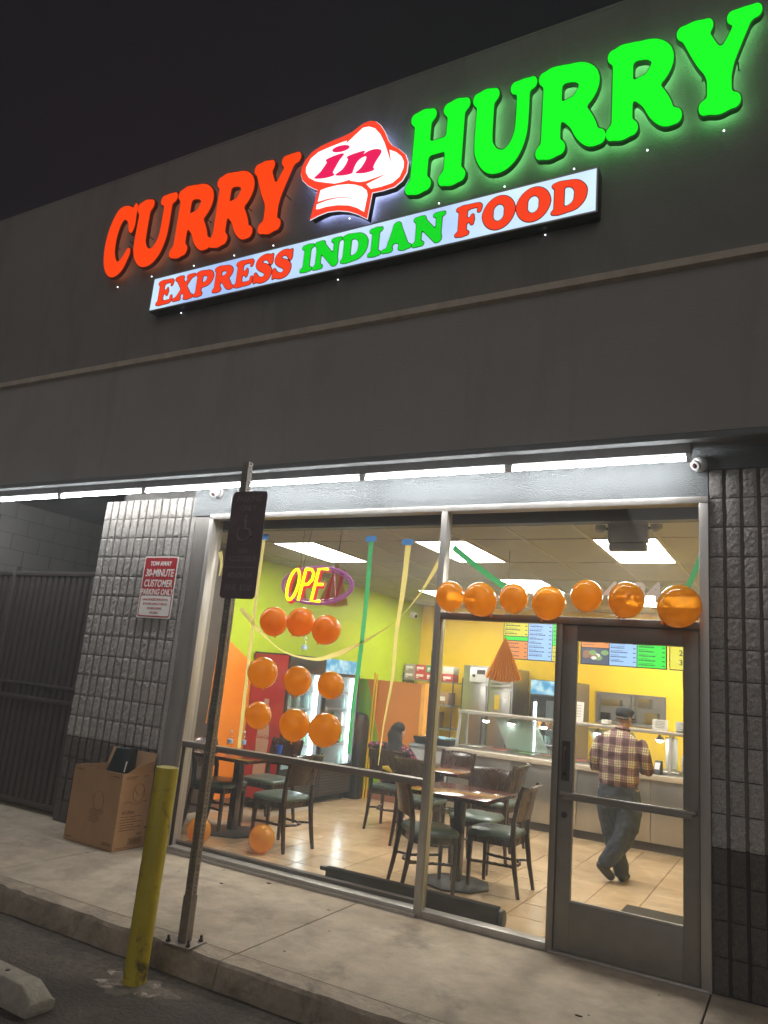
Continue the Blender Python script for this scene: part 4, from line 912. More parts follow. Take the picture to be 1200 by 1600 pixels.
# ================================================================== COOLERS ON THE LEFT
def cooler(label, y0, y1, side):
    t = thing('drinks_cooler', label, 'cooler', (-5.48, y0, 0), 0, 'glass door coolers along the side wall'); D = .56; w = y1-y0; H = 1.84
    body = MAT_BLACK
    m = MB(); m.box(0, D-.031, 0, .03, .1, H); m.box(0, D-.031, w-.03, w, .1, H); m.box(0, .02, .03, w-.03, .1, H); m.box(0, D-.05, .03, w-.03, 1.80, H); m.box(0, D-.05, .03, w-.03, .1, .44)
    m.build('body', body, t)
    MB().box(D-.05, D, 0, w, .1, .44).build('grille_base', body, t)
    m = MB()
    for k in range(7): m.box(D+.0005, D+.012, .06, w-.06, .14+k*.036, .158+k*.036)
    m.build('louvre', MAT_DARKMETAL, t)
    m = MB(); m.box(D-.03, D, 0, .032, .44, 1.66); m.box(D-.03, D, w-.032, w, .44, 1.66); m.box(D-.03, D, .032, w-.032, .44, .48); m.box(D-.03, D, .032, w-.032, 1.62, 1.66); m.build('door_frame', body, t)
    MB().box(D-.018, D-.012, .028, w-.028, .475, 1.625).build('door_glass', GLASS2, t)
    MB().loft([(D, .035, .8), (D+.03, .035, .82), (D+.03, .035, 1.2), (D, .035, 1.22)], .008, 8).build('handle', MAT_ALU, t)
    hd = M('blue_lit_header', (.05, .1, .15), .3, var=0)
    if 'Emission Strength' in hd.node_tree.nodes['Principled BSDF'].inputs and not hd.node_tree.nodes.get('done'):
        nt = hd.node_tree; g = nd(nt, 'ShaderNodeNewGeometry'); n_ = nd(nt, 'ShaderNodeTexNoise'); n_.inputs['Scale'].default_value = 7; nt.links.new(g.outputs['Position'], n_.inputs['Vector'])
        c = nd(nt, 'ShaderNodeValToRGB'); c.color_ramp.elements[0].position = .4; c.color_ramp.elements[0].color = (.02, .3, .55, 1); c.color_ramp.elements[1].position = .62; c.color_ramp.elements[1].color = (.55, .8, .85, 1); c.name = 'done'
        nt.links.new(n_.outputs['Fac'], c.inputs[0]); nt.links.new(c.outputs[0], nt.nodes['Principled BSDF'].inputs['Emission Color']); nt.nodes['Principled BSDF'].inputs['Emission Strength'].default_value = .9
    MB().box(D-.05, D, 0, w, 1.66, H).build('header_box', body if side else hd, t, bevel=.003)
    lampm = EM('cooler_lamp', (.82, .95, 1), COOLER); MB().box(D-.08, D-.055, w-.115, w-.07, .5, 1.6).build('door_lamp', lampm, t); MB().box(D-.075, D-.06, .034, .05, .5, 1.6).build('door_lamp', lampm, t)  # near-side strip is an extra lamp added to brighten the cooler inside
    MB().box(.021, .03, .031, w-.031, .45, 1.79).build('inner_back', M('cooler_white_inside', (.62, .7, .68), .4), t)
    MB().box(.03, D-.055, w-.036, w-.0305, .45, 1.79).build('inner_side', MATS['cooler_white_inside'], t); MB().box(.03, D-.055, .0305, w-.037, .441, .449).build('inner_floor', MATS['cooler_white_inside'], t)
    m = MB()
    for z in (.72, .95, 1.18, 1.4): m.box(.04, D-.07, .04, w-.04, z, z+.008)
    m.build('shelf', MAT_GALV, t)
    rr = random.Random(int(y0*10))
    for z in (.45, .73, .96, 1.19):
        for k in range(4):
            if rr.random() < .3: continue
            y = .1+k*(w-.2)/3; MB().lathe([(.03, 0), (.03, .11), (.014, .15), (.014, .18)], 10, (.38, y, z)).build('bottle', random.Random(int(z*100+k)).choice([GLASSF, MAT_RED, M('green_bottle', (.05, .22, .09), .2), MAT_PAPER, GLASSF]), t)
    if side:
        MB().box(0.002, D-.032, -.003, -.0005, .12, H-.02).build('red_side_panel', M('red_side_print', (.50, .028, .035), .45, var=.06), t)
        BP = [(0, 0), (.085, 0), (.09, .05), (.085, .3), (.095, .42), (.085, .56), (.05, .72), (.035, .82), (.035, .92), (.0, .92)]
        m = MB(); cx_, z0 = .27, .36; m.prism([(cx_+x, z0+z) for x, z in BP]+[(cx_-x, z0+z) for x, z in reversed(BP[1:-1])], -.0048, -.0032)
        m.build('bottle_print', M('cream_print', (.66, .52, .40), .6, var=.1), t)
        sign_text('Coca-Cola', .062, SRED, t, .275, -.0052, z0+.47, name='lettering', shear=.35, bold=.001, extrude=.0004, sx=.72)
    m = MB(); 
    for x in (.06, D-.1):
        for y in (.06, w-.06): m.cyl((x, y, 0), (x, y, .1), .02, n=8)
    m.build('foot', MAT_DARKMETAL, t)
    return t
cooler('drinks cooler with a red side showing a cream bottle', 2.22, 3.02, True)
cooler('drinks cooler with a lit blue header beyond the red one', 3.06, 3.92, False)
bottle('large_bottle', 'tall clear bottle standing on top of the red sided cooler', (-5.02, 2.62, 1.84), None, 1.15)
t = thing('trash_bin', 'tall black bin with a rounded top between cooler and partition', 'bin', (-4.97, 4.07, 0))
m = MB(); m.loft([(0, 0, 0), (0, 0, .95), (0, 0, 1.06), (0, 0, 1.12), (0, 0, 1.15)], [(.12, .1), (.14, .115), (.14, .115), (.115, .1), (.05, .05)], 16, power=.55, up=(1, 0, 0)); m.build('body', MAT_BLACK, t, smooth=40)
MB().box(-.09, .09, -.122, -.112, .94, 1.03).build('flap', MAT_DARKMETAL, t, bevel=.006)
t = thing('broom_handles', 'yellow pole standing upright behind the black bin', 'pole', (-4.86, 4.2, 0))
m = MB(); m.cyl((0, 0, 0), (.03, .0, 1.72), .014, n=8); m.cyl((.045, .0, 0), (.07, .0, 1.7), .012, n=8); m.build('pole', M('yellow_plastic', (.8, .5, .01), .4), t)

# ================================================================== SERVING COUNTER
CX0, CX1, CY0, CY1 = -3.56, .68, 4.1, 4.85
ct = thing('serving_counter', 'long stainless serving counter with a food well', 'counter', (0, 0, 0))
pw = (CX1-CX0)/5
for k in range(5): MB().box(CX0+k*pw+.003, CX0+(k+1)*pw-.003, CY0, CY0+.02, .1, .78).build('front_panel', MAT_STEEL, ct, bevel=.003)
MB().box(CX0, CX1, CY0+.021, CY1, .1, .78).build('body', MAT_STEEL, ct)
MB().box(CX0, CX1, CY0+.06, CY1, 0, .1).build('plinth', M('brown_plinth', (.06, .042, .03), .6), ct)
m = MB(); m.box(CX0-.02, CX1, CY0-.06, CY0+.16, .785, .84); m.build('tray_rail', M('cream_tray_ledge', (.5, .44, .36), .35), ct, bevel=.005)
m = MB(); m.box(CX0, CX1, CY0+.16, CY0+.2, .78, .86); m.box(CX0, CX1, CY1-.05, CY1, .78, .86)
rr = random.Random(8)
m.box(CX0, CX1, CY0+.2, CY1-.05, .78, .80); m.build('well_rim', MAT_STEEL, ct)
fcol = [M('food_red', (.35, .06, .02), .6, var=.4, vs=40, bump=.6), M('food_green', (.12, .3, .09), .6, var=.4, vs=40, bump=.6), M('food_yellow', (.6, .38, .05), .6, var=.4, vs=40, bump=.6), M('food_white', (.7, .66, .58), .6, var=.2, vs=60, bump=.6), M('food_brown', (.2, .1, .04), .6, var=.4, vs=40, bump=.6)]
npan = 12; ps_ = (CX1-CX0)/npan
for k in range(npan):
    x0 = CX0+k*ps_+.01; x1 = x0+ps_-.02
    p = MB(); p.box(x0, x1, CY0+.205, CY0+.215, .8, .868); p.box(x0, x1, CY1-.07, CY1-.06, .8, .868); p.box(x0, x0+.01, CY0+.215, CY1-.07, .8, .868); p.box(x1-.01, x1, CY0+.215, CY1-.07, .8, .868)
    o = p.build('food_pan', MAT_STEEL, ct); MB().box(x0+.01, x1-.01, CY0+.215, CY1-.07, .8, .85+rr.uniform(-.01, .012)).build('food', rr.choice(fcol), o, bevel=.008)
sg = thing('sneeze_guard', 'glass sneeze guard with a steel top shelf on the counter', 'sneeze guard', (0, 0, 0))
m = MB(); m.box(CX0+.0, CX1, CY0+.22, CY0+.56, 1.285, 1.325); m.build('top_shelf', M('satin_aluminium_shelf', (.5, .46, .4), .35, .6), sg, bevel=.004)
gx = [CX0+.02, CX0+1.36, CX0+2.72, CX1-.1]
for x in gx:
    MB().hexa([(x-.018, CY0+.17, .842), (x+.018, CY0+.17, .842), (x+.018, CY0+.21, .842), (x-.018, CY0+.21, .842)], [(x-.014, CY0+.26, 1.285), (x+.014, CY0+.26, 1.285), (x+.014, CY0+.29, 1.285), (x-.014, CY0+.29, 1.285)]).build('post', MAT_ALU, sg)
    MB().box(x-.013, x+.013, CY0+.5, CY0+.53, .87, 1.285).build('post', MAT_ALU, sg)
for a, b in zip(gx[:-1], gx[1:]):
    MB().hexa([(a+.02, CY0+.18, .86), (b-.02, CY0+.18, .86), (b-.02, CY0+.187, .86), (a+.02, CY0+.187, .86)], [(a+.02, CY0+.262, 1.28), (b-.02, CY0+.262, 1.28), (b-.02, CY0+.269, 1.28), (a+.02, CY0+.269, 1.28)]).build('glass_panel', GLASS2, sg)
for a in (gx[0]+.45, gx[1]+.35):
    MB().hexa([(a+.2, CY0+.33, .90), (a+.78, CY0+.33, .89), (a+.78, CY0+.336, .89), (a+.2, CY0+.336, .90)], [(a, CY0+.40, 1.27), (a+.56, CY0+.40, 1.27), (a+.56, CY0+.406, 1.27), (a, CY0+.406, 1.27)]).build('frosted_panel', GLASSF, sg)
hl = ['first heat lamp from the left end of the sneeze guard', 'second heat lamp from the left, in front of the frosted panel', 'heat lamp behind the first sneeze guard post', 'heat lamp beside the man on his left', 'heat lamp between the man and the plastic cups', 'heat lamp at the stack of foam containers']
for k, x in enumerate((-3.22, -2.86, -2.42, -1.72, -.98, -.62)):
    t = thing('heat_lamp', hl[k], 'lamp', (x, CY0+.4, 1.285), 0, 'heat lamps under the counter shelf')
    MB().lathe([(.05, -.07), (.04, -.045), (.014, -.02), (.012, 0)], 14).build('shade', MAT_ALU, t, smooth=40); MB().ball((0, 0, -.068), (.047, .047, .03), 12, 8).build('bulb', EM('heat_lamp_bulb', (1, .95, .85), 40), t)
t = thing('prep_table', 'low grey prep table at the left end of the counter', 'table', (-3.88, 4.35, 0))
MB().box(-.28, .3, -.24, .25, .78, .83).build('top', MAT_STEEL, t, bevel=.004); MB().box(-.27, .29, -.22, .23, .08, .78).build('cabinet', MAT_GREY, t, bevel=.004)
for k, (x, la) in enumerate(((-4.02, 'black food tray on the left half of the prep table'), (-3.72, 'black food tray on the prep table beside the sneeze guard'))):
    t = thing('food_tray', la, 'tray', (x, 4.34, .83), 0, 'black trays on the prep table')
    m = MB(); m.hexa([(-.1, -.13, 0), (.1, -.13, 0), (.1, .13, 0), (-.1, .13, 0)], [(-.13, -.16, .09), (.13, -.16, .09), (.13, .16, .09), (-.13, .16, .09)]); m.build('tray', MAT_BLACK, t, bevel=.006)
    m = MB(); r_ = random.Random(k)
    for q in range(14): m.ball((r_.uniform(-.1, .1), r_.uniform(-.13, .1), .09+r_.uniform(0, .015)), (r_.uniform(.015, .035), .03, r_.uniform(.01, .02)), 8, 5)
    m.build('wrapping', MAT_PAPER if k == 0 else M('blue_film', (.25, .5, .62), .3), t)
# things on the counter shelf and behind the glass
def cup_stack(label, x, y, z, r, h, n, mat, grp=None):
    t = thing('cup_stack', label, 'cups', (x, y, z), 0, grp); m = MB(); prof = [(r*.75, 0)]
    for k in range(n): zz = h*(k+1)/n; prof += [(r*(.82+.18), zz-.004), (r*1.04, zz-.002), (r*1.04, zz+.002), (r*.99, zz+.003)]
    prof.append((0, h+.005)); m.lathe(prof, 16); m.build('cups', mat, t, smooth=30)
CUPW = M('white_cup_plastic', (.82, .8, .76), .35)
cup_stack('tall stack of clear plastic tubs behind the glass right of the man', -.86, CY0+.5, .87, .07, .38, 12, M('cloudy_tub_plastic', (.66, .68, .66), .3))
cup_stack('white foam cup stack behind the glass at the far right', -.52, CY0+.62, .87, .05, .40, 10, CUPW)
cup_stack('second white foam cup stack beside the door edge', -.38, CY0+.64, .87, .055, .36, 9, CUPW)
cup_stack('stack of bowls with a domed lid on the shelf right of the man', -.72, CY0+.42, 1.325, .085, .12, 5, MATS['cloudy_tub_plastic'])
cup_stack('white lids stacked on the shelf left of the man', -1.62, CY0+.40, 1.325, .06, .06, 3, CUPW)
t = thing('squeeze_jug', 'white plastic jug behind the glass between the cup stacks', 'jug', (-.68, CY0+.5, .87)); m = MB(); m.loft([(0, 0, 0), (0, 0, .16), (0, 0, .2), (0, 0, .23)], [(.07, .055), (.07, .055), (.05, .04), (.02, .02)], 14, power=.7); m.build('body', CUPW, t, smooth=40); MB().cyl((0, 0, .23), (0, 0, .26), .022).build('cap', MAT_RED, t)
t = thing('card_reader', 'black card reader tilted on the counter right of the man', 'card reader', (-.96, CY0+.12, .842), math.radians(-12))
MB().hexa([(-.045, -.05, 0), (.045, -.05, 0), (.045, .05, 0), (-.045, .05, 0)], [(-.04, .02, .15), (.04, .02, .15), (.04, .06, .15), (-.04, .06, .15)]).build('body', MAT_BLACK, t, bevel=.006)
MB().hexa([(-.03, -.033, .055), (.03, -.033, .055), (.03, -.03, .055), (-.03, -.03, .055)], [(-.03, .002, .13), (.03, .002, .13), (.03, .005, .13), (-.03, .005, .13)]).build('screen', M('pale_screen', (.5, .5, .5), .3, emit=.3, ecol=(.8, .85, .9), var=0), t)
for x, la in ((-1.98, 'white paper notice standing on the shelf left of the pass-through hatch'), (-.98, 'small white card notice on the shelf right of the man')):
    t = thing('paper_notice', la, 'notice', (x, CY0+.4, 1.325), 0, 'white notices on the counter shelf'); hh_ = .25 if x < -1.5 else .13; ww_ = .07 if x < -1.5 else .09
    MB().hexa([(-ww_, -.01, 0), (ww_, -.01, 0), (ww_, -.006, 0), (-ww_, -.006, 0)], [(-ww_, .03, hh_), (ww_, .03, hh_), (ww_, .034, hh_), (-ww_, .034, hh_)]).build('card', MAT_PAPER, t)
    m = MB()
    for k in range(5): z = hh_*(.25+.14*k); yy = -.0112+.04*z/hh_; m.box(-ww_*.6, ww_*.6, yy-.0012, yy+.0005, z, z+.008)
    m.build('print', MAT_GREY, t)
t = thing('waste_paper_notice', 'white notice taped to the yellow wall at the far right', 'notice', (-.42, IY1-.004, 1.33)); MB().box(-.1, .1, -.003, 0, -.07, .07).build('sheet', MAT_PAPER, t); MB().box(-.06, .06, -.004, -.003, -.02, .02).build('print', MAT_GREY, t)

# ================================================================== BACK WALL EQUIPMENT
def upright(label, x0, x1, top):
    t = thing('steel_fridge', label, 'fridge', ((x0+x1)/2, 6.5, 0), 0, 'stainless fridges at the back wall'); w = (x1-x0)/2
    MB().box(-w, w, -.38, .4, .1, 1.98).build('body', MAT_STEEL, t, bevel=.006)
    MB().box(-w+.02, w-.02, -.42, -.381, .2, 1.62 if top else 1.68).build('door', MAT_STEEL, t, bevel=.006)
    MB().box(w-.07, w-.05, -.45, -.421, .7, 1.2).build('handle', MAT_DARKMETAL, t, bevel=.003)
    if top:
        m = MB()
        for k in range(5): m.box(-w+.03, w-.03, -.4, -.381, 1.67+k*.06, 1.705+k*.06)
        m.build('vent_slat', MAT_ALU, t)
        MB().box(-.08, -.0, -.4225, -.4205, 1.33, 1.55).build('sticker', M('yellow_sticker', (.75, .5, .02), .5), t); MB().box(w-.13, w-.06, -.4225, -.4205, 1.5, 1.58).build('sticker', MAT_PAPER, t)
    else:
        MB().box(-.1, w-.03, -.4, -.381, 1.72, 1.95).build('control_panel', MAT_WHITE, t, bevel=.003); m = MB(); m.cyl((-.03, -.4, 1.82), (-.03, -.415, 1.82), .025, n=10); m.box(.02, w-.06, -.403, -.4, 1.85, 1.92); m.build('dial', MAT_DARKMETAL, t)
    m = MB()
    for x in (-w+.06, w-.06): m.cyl((x, -.3, 0), (x, -.3, .1), .025, n=8); m.cyl((x, .3, 0), (x, .3, .1), .025, n=8)
    m.build('foot', MAT_DARKMETAL, t)
upright('stainless fridge with a white control panel at the back wall', -4.27, -3.83, False); upright('stainless fridge with top vents and a yellow sticker', -3.82, -3.42, True)
t = thing('display_cooler', 'glass door display cooler with a pale blue lit header behind the counter', 'cooler', (-2.78, 6.5, 0)); w = .36
m = MB(); m.box(-w, -w+.04, -.35, .4, .1, 1.84); m.box(w-.04, w, -.35, .4, .1, 1.84); m.box(-w+.04, w-.04, .36, .4, .1, 1.84); m.box(-w+.04, w-.04, -.35, .36, .1, .3); m.box(-w+.04, w-.04, -.35, .36, 1.6, 1.84); m.build('body', M('olive_grey_side', (.16, .13, .09), .5), t)
MB().box(-w+.005, w-.005, -.38, -.351, 1.62, 1.83).build('header', MATS['blue_lit_header'], t)
m = MB(); m.box(-w+.005, -w+.06, -.39, -.351, .3, 1.6); m.box(w-.06, w-.005, -.39, -.351, .3, 1.6); m.box(-w+.06, w-.06, -.39, -.351, 1.54, 1.6); m.box(-w+.06, w-.06, -.39, -.351, .3, .36); m.build('door_frame', MAT_BLACK, t)
MB().box(-w+.055, w-.055, -.375, -.368, .35, 1.55).build('door_glass', GLASS2, t)
MB().box(-w+.041, w-.041, .34, .359, .31, 1.59).build('inner_back', MATS['cooler_white_inside'], t)
MB().box(-w+.07, -w+.095, -.345, -.33, .4, 1.5).build('door_lamp', EM('cooler_lamp_soft', (.85, .95, 1), 22), t)
m = MB()
for z in (.62, .87, 1.1): m.box(-w+.041, w-.041, -.3, .33, z, z+.01)
m.build('shelf', MAT_WHITE, t)
tubm = M('orange_tub', (.55, .25, .06), .45, var=.2)
for z, mat_, hh_ in ((1.11, tubm, .13), (.88, GLASSF, .12), (.63, CUPW, .15)):
    for k in range(5): MB().lathe([(.045, 0), (.052, hh_), (.055, hh_), (.055, hh_+.01), (0, hh_+.01)], 12, (-.24+k*.12, -.18, z)).build('tub', mat_, t)
t = thing('fire_extinguisher_sign', 'red wall sign with a white down arrow beside the display cooler', 'sign', (-3.26, IY1-.005, 1.36))
MB().box(-.1, .12, -.004, 0, -.13, .13).build('plate', SRED, t); m = MB(); m.prism([(-.07, .0), (-.02, -.06), (.03, .0), (.0, .0), (.0, .09), (-.04, .09), (-.04, .0)], -.0055, -.0041); m.build('arrow', MAT_PAPER, t)
m = MB(); m.box(.05, .1, -.0055, -.0041, -.03, .0); m.box(.05, .1, -.0055, -.0041, .03, .06); m.build('print', MAT_PAPER, t)
t = thing('fire_extinguisher', 'red fire extinguisher hung under its wall sign', 'extinguisher', (-3.24, IY1-.1, .75)); MB().lathe([(.06, 0), (.065, .02), (.065, .36), (.04, .42), (.02, .45), (.02, .48)], 16).build('tank', MAT_RED, t, smooth=40); MB().box(-.02, .02, -.06, .03, .48, .52).build('valve', MAT_BLACK, t)
# shelf with drink cartons
t = thing('wire_shelf', 'wire shelf unit in the corner stacked with cartons', 'shelf', (-5.02, 6.55, 0)); m = MB()
for x in (-.46, .48):
    for y in (-.2, .2): m.cyl((x, y, 0), (x, y, 1.78), .013, n=8)
m.build('post', MAT_DARKMETAL, t)
for z in (.45, .9, 1.28, 1.66):
    m = MB(); m.box(-.47, .49, -.21, -.2, z, z+.025); m.box(-.47, .49, .2, .21, z, z+.025)
    for k in range(24): m.box(-.46+k*.04, -.455+k*.04, -.2, .2, z+.01, z+.016)
    m.build('wire_tier', MAT_GALV, t)
cl = ['grey', 'red', 'green', 'red', 'red', 'red', 'red', 'white and red']
cm = {'grey': M('grey_carton', (.36, .3, .26), .6), 'red': M('red_carton', (.58, .05, .04), .5), 'green': M('green_carton', (.04, .35, .1), .5), 'white and red': M('white_carton', (.7, .66, .6), .6)}
for k in range(8):
    x = -5.36+(k % 4)*.205+(.1 if k % 4 == 3 else 0); z = 1.686+(k//4)*.125; c = cl[k] if k >= 4 else ['grey', 'red', 'red', 'red'][k]
    if k >= 4: c = ['grey', 'red', 'green', 'white and red'][k-4]
    t = thing('drink_carton', '%s drink carton, %s in the %s row on the wire shelf' % (c, ['first', 'second', 'third', 'last'][k % 4], 'lower' if k < 4 else 'upper'), 'carton', (x, 6.45, z), 0, 'drink cartons on the wire shelf')
    MB().box(-.1, .1, -.12, .12, 0, .122).build('box', cm[c], t, bevel=.003); m = MB(); m.box(-.075, .06, -.1212, -.1201, .045, .085); m.box(-.075, -.03, -.1212, -.1201, .02, .035); m.build('print', MAT_PAPER, t)
for k, (x, z, w, h, la) in enumerate(((-4.95, .93, .3, .25, 'brown open carton on the middle tier of the wire shelf'), (-4.72, 1.31, .2, .2, 'brown carton with a white lid on the wire shelf under the drink cartons'), (-4.75, .48, .26, .2, 'brown carton with white labels low on the wire shelf'))):
    t = thing('storage_carton', la, 'carton', (x, 6.5, z), 0, 'brown cartons on the wire shelf'); MB().box(-w/2, w/2, -.15, .15, 0, h).build('box', MAT_KRAFT, t, bevel=.004); MB().box(-.05, .05, -.1515, -.1501, h*.3, h*.65).build('paper_tag', MAT_PAPER, t)
t = thing('folded_umbrella', 'dark green folded parasol leaning behind the partition end', 'parasol', (-4.1, 4.75, 0)); m = MB(); m.loft([(-.05, .1, .5), (.0, .0, 1.3), (.03, -.06, 1.58)], [(.09, .09), (.06, .06), (.02, .02)], 10); m.build('cloth', M('dark_green_cloth', (.03, .1, .07), .8), t); MB().cyl((-.08, .14, 0), (-.04, .1, .6), .015, n=8).build('pole', MAT_GALV, t)
dome = thing('indoor_camera', 'small white dome camera on the green wall near the ceiling corner', 'camera', (IX0, 6.5, 2.79)); m = MB(); m.cyl((0, 0, 0), (.03, 0, 0), .06, n=14); m.ball((.07, 0, -.01), .06, 14, 10); m.build('housing', MAT_WHITE, dome); MB().ball((.1, -.02, -.02), .035, 10, 8).build('lens', MAT_BLACK, dome)

# ================================================================== PEOPLE
SKIN = M('skin', (.36, .19, .12), .5, var=.06); SKIN2 = M('lighter_skin', (.45, .27, .19), .5, var=.06)
def limb(m, pts, n=12): m.loft([p[:3] for p in pts], [(p[3], p[4] if len(p) > 4 else p[3]) for p in pts], n)
def hand(m, wrist, d, palm_n, side, curl=.5, s=1):
    w = Vector(wrist); d = Vector(d).normalized(); nrm = Vector(palm_n).normalized(); lat = d.cross(nrm).normalized()*side
    up = tuple(lat)
    m.loft([w-d*.02, w+d*.02, w+d*.055, w+d*.09], [(.024*s, .018*s), (.034*s, .017*s), (.040*s, .015*s), (.037*s, .011*s)], 12, up=up)
    for i, (o, l) in enumerate(((.028, .068), (.010, .076), (-.009, .07), (-.027, .055))):
        p = w+d*.085+lat*o*s; q = d; P = [p-d*.02, p]
        for k in range(3): a = curl*(k+.6)*.55; q = (d*math.cos(a)+nrm*math.sin(a)); P.append(P[-1]+q*l*s*(.45, .32, .23)[k])
        m.loft(P, [(.0085*s,)*2, (.0088*s,)*2, (.0082*s,)*2, (.0074*s,)*2, (.0055*s,)*2], 8)
    p = w+d*.02+lat*.03*s; m.loft([p-lat*.012, p+lat*.018+d*.02+nrm*.008, p+lat*.024+d*.045+nrm*.02, p+lat*.02+d*.065+nrm*.028], [(.013*s,)*2, (.0115*s,)*2, (.01*s,)*2, (.007*s,)*2], 8)
def head(m, c, yaw, s=1, tilt=0):
    R = Matrix.Rotation(yaw, 3, 'Z') @ Matrix.Rotation(tilt, 3, 'X'); c = Vector(c)   # face looks to +y before turning
    def q(p): return c+R @ (Vector(p)*s)
    m.ball(c+R @ Vector((0, -.012, .025))*s, (.076*s, .096*s, .09*s), 20, 14, R)
    m.ball(q((0, .018, -.035)), (.06*s, .072*s, .078*s), 18, 12, R)
    m.ball(q((0, .05, -.085)), (.034*s, .034*s, .025*s), 12, 8, R)
    m.loft([q((0, .083, .02)), q((0, .1, -.02)), q((0, .103, -.035)), q((0, .085, -.042))], [(.009*s,)*2, (.013*s,)*2, (.016*s, .012*s), (.01*s,)*2], 8)
    for e in (-1, 1):
        m.ball(q((e*.078, -.005, -.012)), (.012*s, .022*s, .034*s), 10, 8, R); m.ball(q((e*.03, .082, .012)), (.017*s, .01*s, .009*s), 10, 6, R)
    m.loft([q((-.026, .082, -.062)), q((0, .09, -.063)), q((.026, .082, -.062))], [(.006*s,)*2, (.009*s,)*2, (.006*s,)*2], 8)
    return q
man = thing('person', 'person in plaid shirt, dark cap and baggy jeans standing with crossed feet at the counter', 'person', (-1.02, 2.30, 0))
b = MB()
limb(b, [(-.12, .0, .84, .085), (-.1, .02, .62, .07), (-.05, .05, .42, .052), (-.02, .06, .26, .05), (.03, .08, .1, .036), (.03, .08, .05, .034)])
limb(b, [(.14, .0, .84, .085), (.14, -.02, .62, .07), (.09, -.04, .42, .052), (.02, -.06, .27, .05), (-.09, -.07, .15, .036), (-.11, -.06, .1, .034)])
b.loft([(.01, 0, .78), (.01, 0, .9), (.01, 0, 1.05), (.015, .0, 1.2), (.02, .0, 1.29), (.03, .01, 1.35), (.035, .02, 1.38)], [(.16, .1), (.17, .11), (.165, .105), (.18, .105), (.175, .09), (.09, .065), (.055, .055)], 20, up=(1, 0, 0))
limb(b, [(.035, .02, 1.34, .055), (.04, .035, 1.44, .052)])
man.scale = (.9, .95, 1)
hq = head(b, (.045, .055, 1.475), -.45, .93, -.12)
limb(b, [(-.17, .0, 1.27, .05), (-.225, -.01, 1.12, .043), (-.235, .03, 1.0, .038), (-.17, .16, 1.0, .032), (-.10, .26, 1.03, .025)])
limb(b, [(.21, .0, 1.27, .05), (.275, -.005, 1.13, .043), (.285, .04, 1.03, .038), (.2, .18, 1.02, .032), (.13, .27, 1.04, .025)])
hand(b, (-.1, .265, 1.03), (.7, .7, .1), (.2, -.2, 1), -1, .9); hand(b, (.13, .275, 1.04), (-.75, .65, .1), (-.2, -.2, 1), 1, .9)
remesh_mb(b, .0065, 'body', SKIN, man, 3)
c_ = MB()
c_.loft([(.012, 0, .84), (.012, -.005, .88), (.012, -.008, .93), (.014, -.01, 1.03), (.016, -.006, 1.14), (.018, 0, 1.23), (.022, .004, 1.29), (.028, .012, 1.335), (.033, .018, 1.36)], [(.178, .128), (.2, .148), (.205, .152), (.2, .145), (.216, .14), (.238, .128), (.222, .108), (.125, .085), (.072, .067)], 22, up=(1, 0, 0))
limb(c_, [(-.16, .0, 1.275, .07), (-.2, -.008, 1.2, .073), (-.238, -.012, 1.1, .066), (-.25, .03, 1.005, .062), (-.19, .15, 1.0, .05), (-.12, .235, 1.025, .042)])
limb(c_, [(.205, .0, 1.275, .07), (.245, -.005, 1.2, .073), (.285, -.008, 1.11, .066), (.3, .035, 1.03, .062), (.22, .165, 1.02, .05), (.15, .25, 1.035, .042)])
remesh_mb(c_, .011, 'shirt', plaid_mat(), man, 3, disp=.02)
m = MB(); m.loft([(.034+.068*math.cos(a), .02+.064*math.sin(a), 1.372+.012*math.sin(a+PI)) for a in np.linspace(0, 2*PI, 25)[:-1]], .016, 8, closed=True); m.build('collar', MATS['plaid_flannel'], man, smooth=60)
d_ = MB()
d_.loft([(.012, 0, .91), (.012, -.004, .84), (.012, -.006, .76), (.012, -.002, .70)], [(.18, .125), (.2, .145), (.212, .15), (.2, .14)], 20, up=(1, 0, 0))
limb(d_, [(-.09, .0, .8, .12), (-.1, .01, .66, .12), (-.075, .03, .5, .108), (-.04, .05, .36, .095), (.0, .06, .22, .085), (.035, .075, .1, .078), (.04, .075, .05, .072)])
limb(d_, [(.11, .0, .8, .12), (.125, -.012, .66, .125), (.11, -.03, .5, .115), (.065, -.05, .38, .1), (-.005, -.07, .28, .09), (-.075, -.075, .2, .08), (-.115, -.068, .15, .07)])
remesh_mb(d_, .012, 'jeans', M('charcoal_denim', (.034, .042, .06), .85, var=.25, vs=14, bump=.25, bs=60), man, 3, disp=.03)
m = MB(); m.loft([(.012+.182*math.cos(a), -.002+.128*math.sin(a), .888) for a in np.linspace(0, 2*PI, 33)[:-1]], [(.018, .006)]*32, 8, closed=True, up=(0, 0, 1)); m.build('belt', MAT_BLACK, man, smooth=60)
SHOE = M('dark_grey_shoe', (.03, .034, .032), .6, var=.2)
m = MB(); m.loft([(.05, .0, .035), (.05, .03, .05), (.045, .09, .05), (.05, .17, .04), (.055, .24, .03), (.055, .27, .026)], [(.03, .03), (.046, .045), (.047, .048), (.05, .038), (.045, .028), (.022, .018)], 14, up=(1, 0, 0)); remesh_mb(m, .008, 'shoe', SHOE, man, 4)
m = MB(); m.loft([(-.155, -.115, .165), (-.145, -.1, .15), (-.12, -.07, .12), (-.085, -.03, .075), (-.05, .0, .04), (-.03, .02, .028)], [(.026, .026), (.044, .04), (.046, .045), (.047, .036), (.044, .028), (.03, .02)], 14, up=(1, 0, .6)); remesh_mb(m, .008, 'shoe', SHOE, man, 4)
CAPM = M('charcoal_wool_cap', (.03, .032, .036), .95, var=.2, vs=40)
m = MB(); R_ = Matrix.Rotation(-.45, 3, 'Z') @ Matrix.Rotation(-.12, 3, 'X')
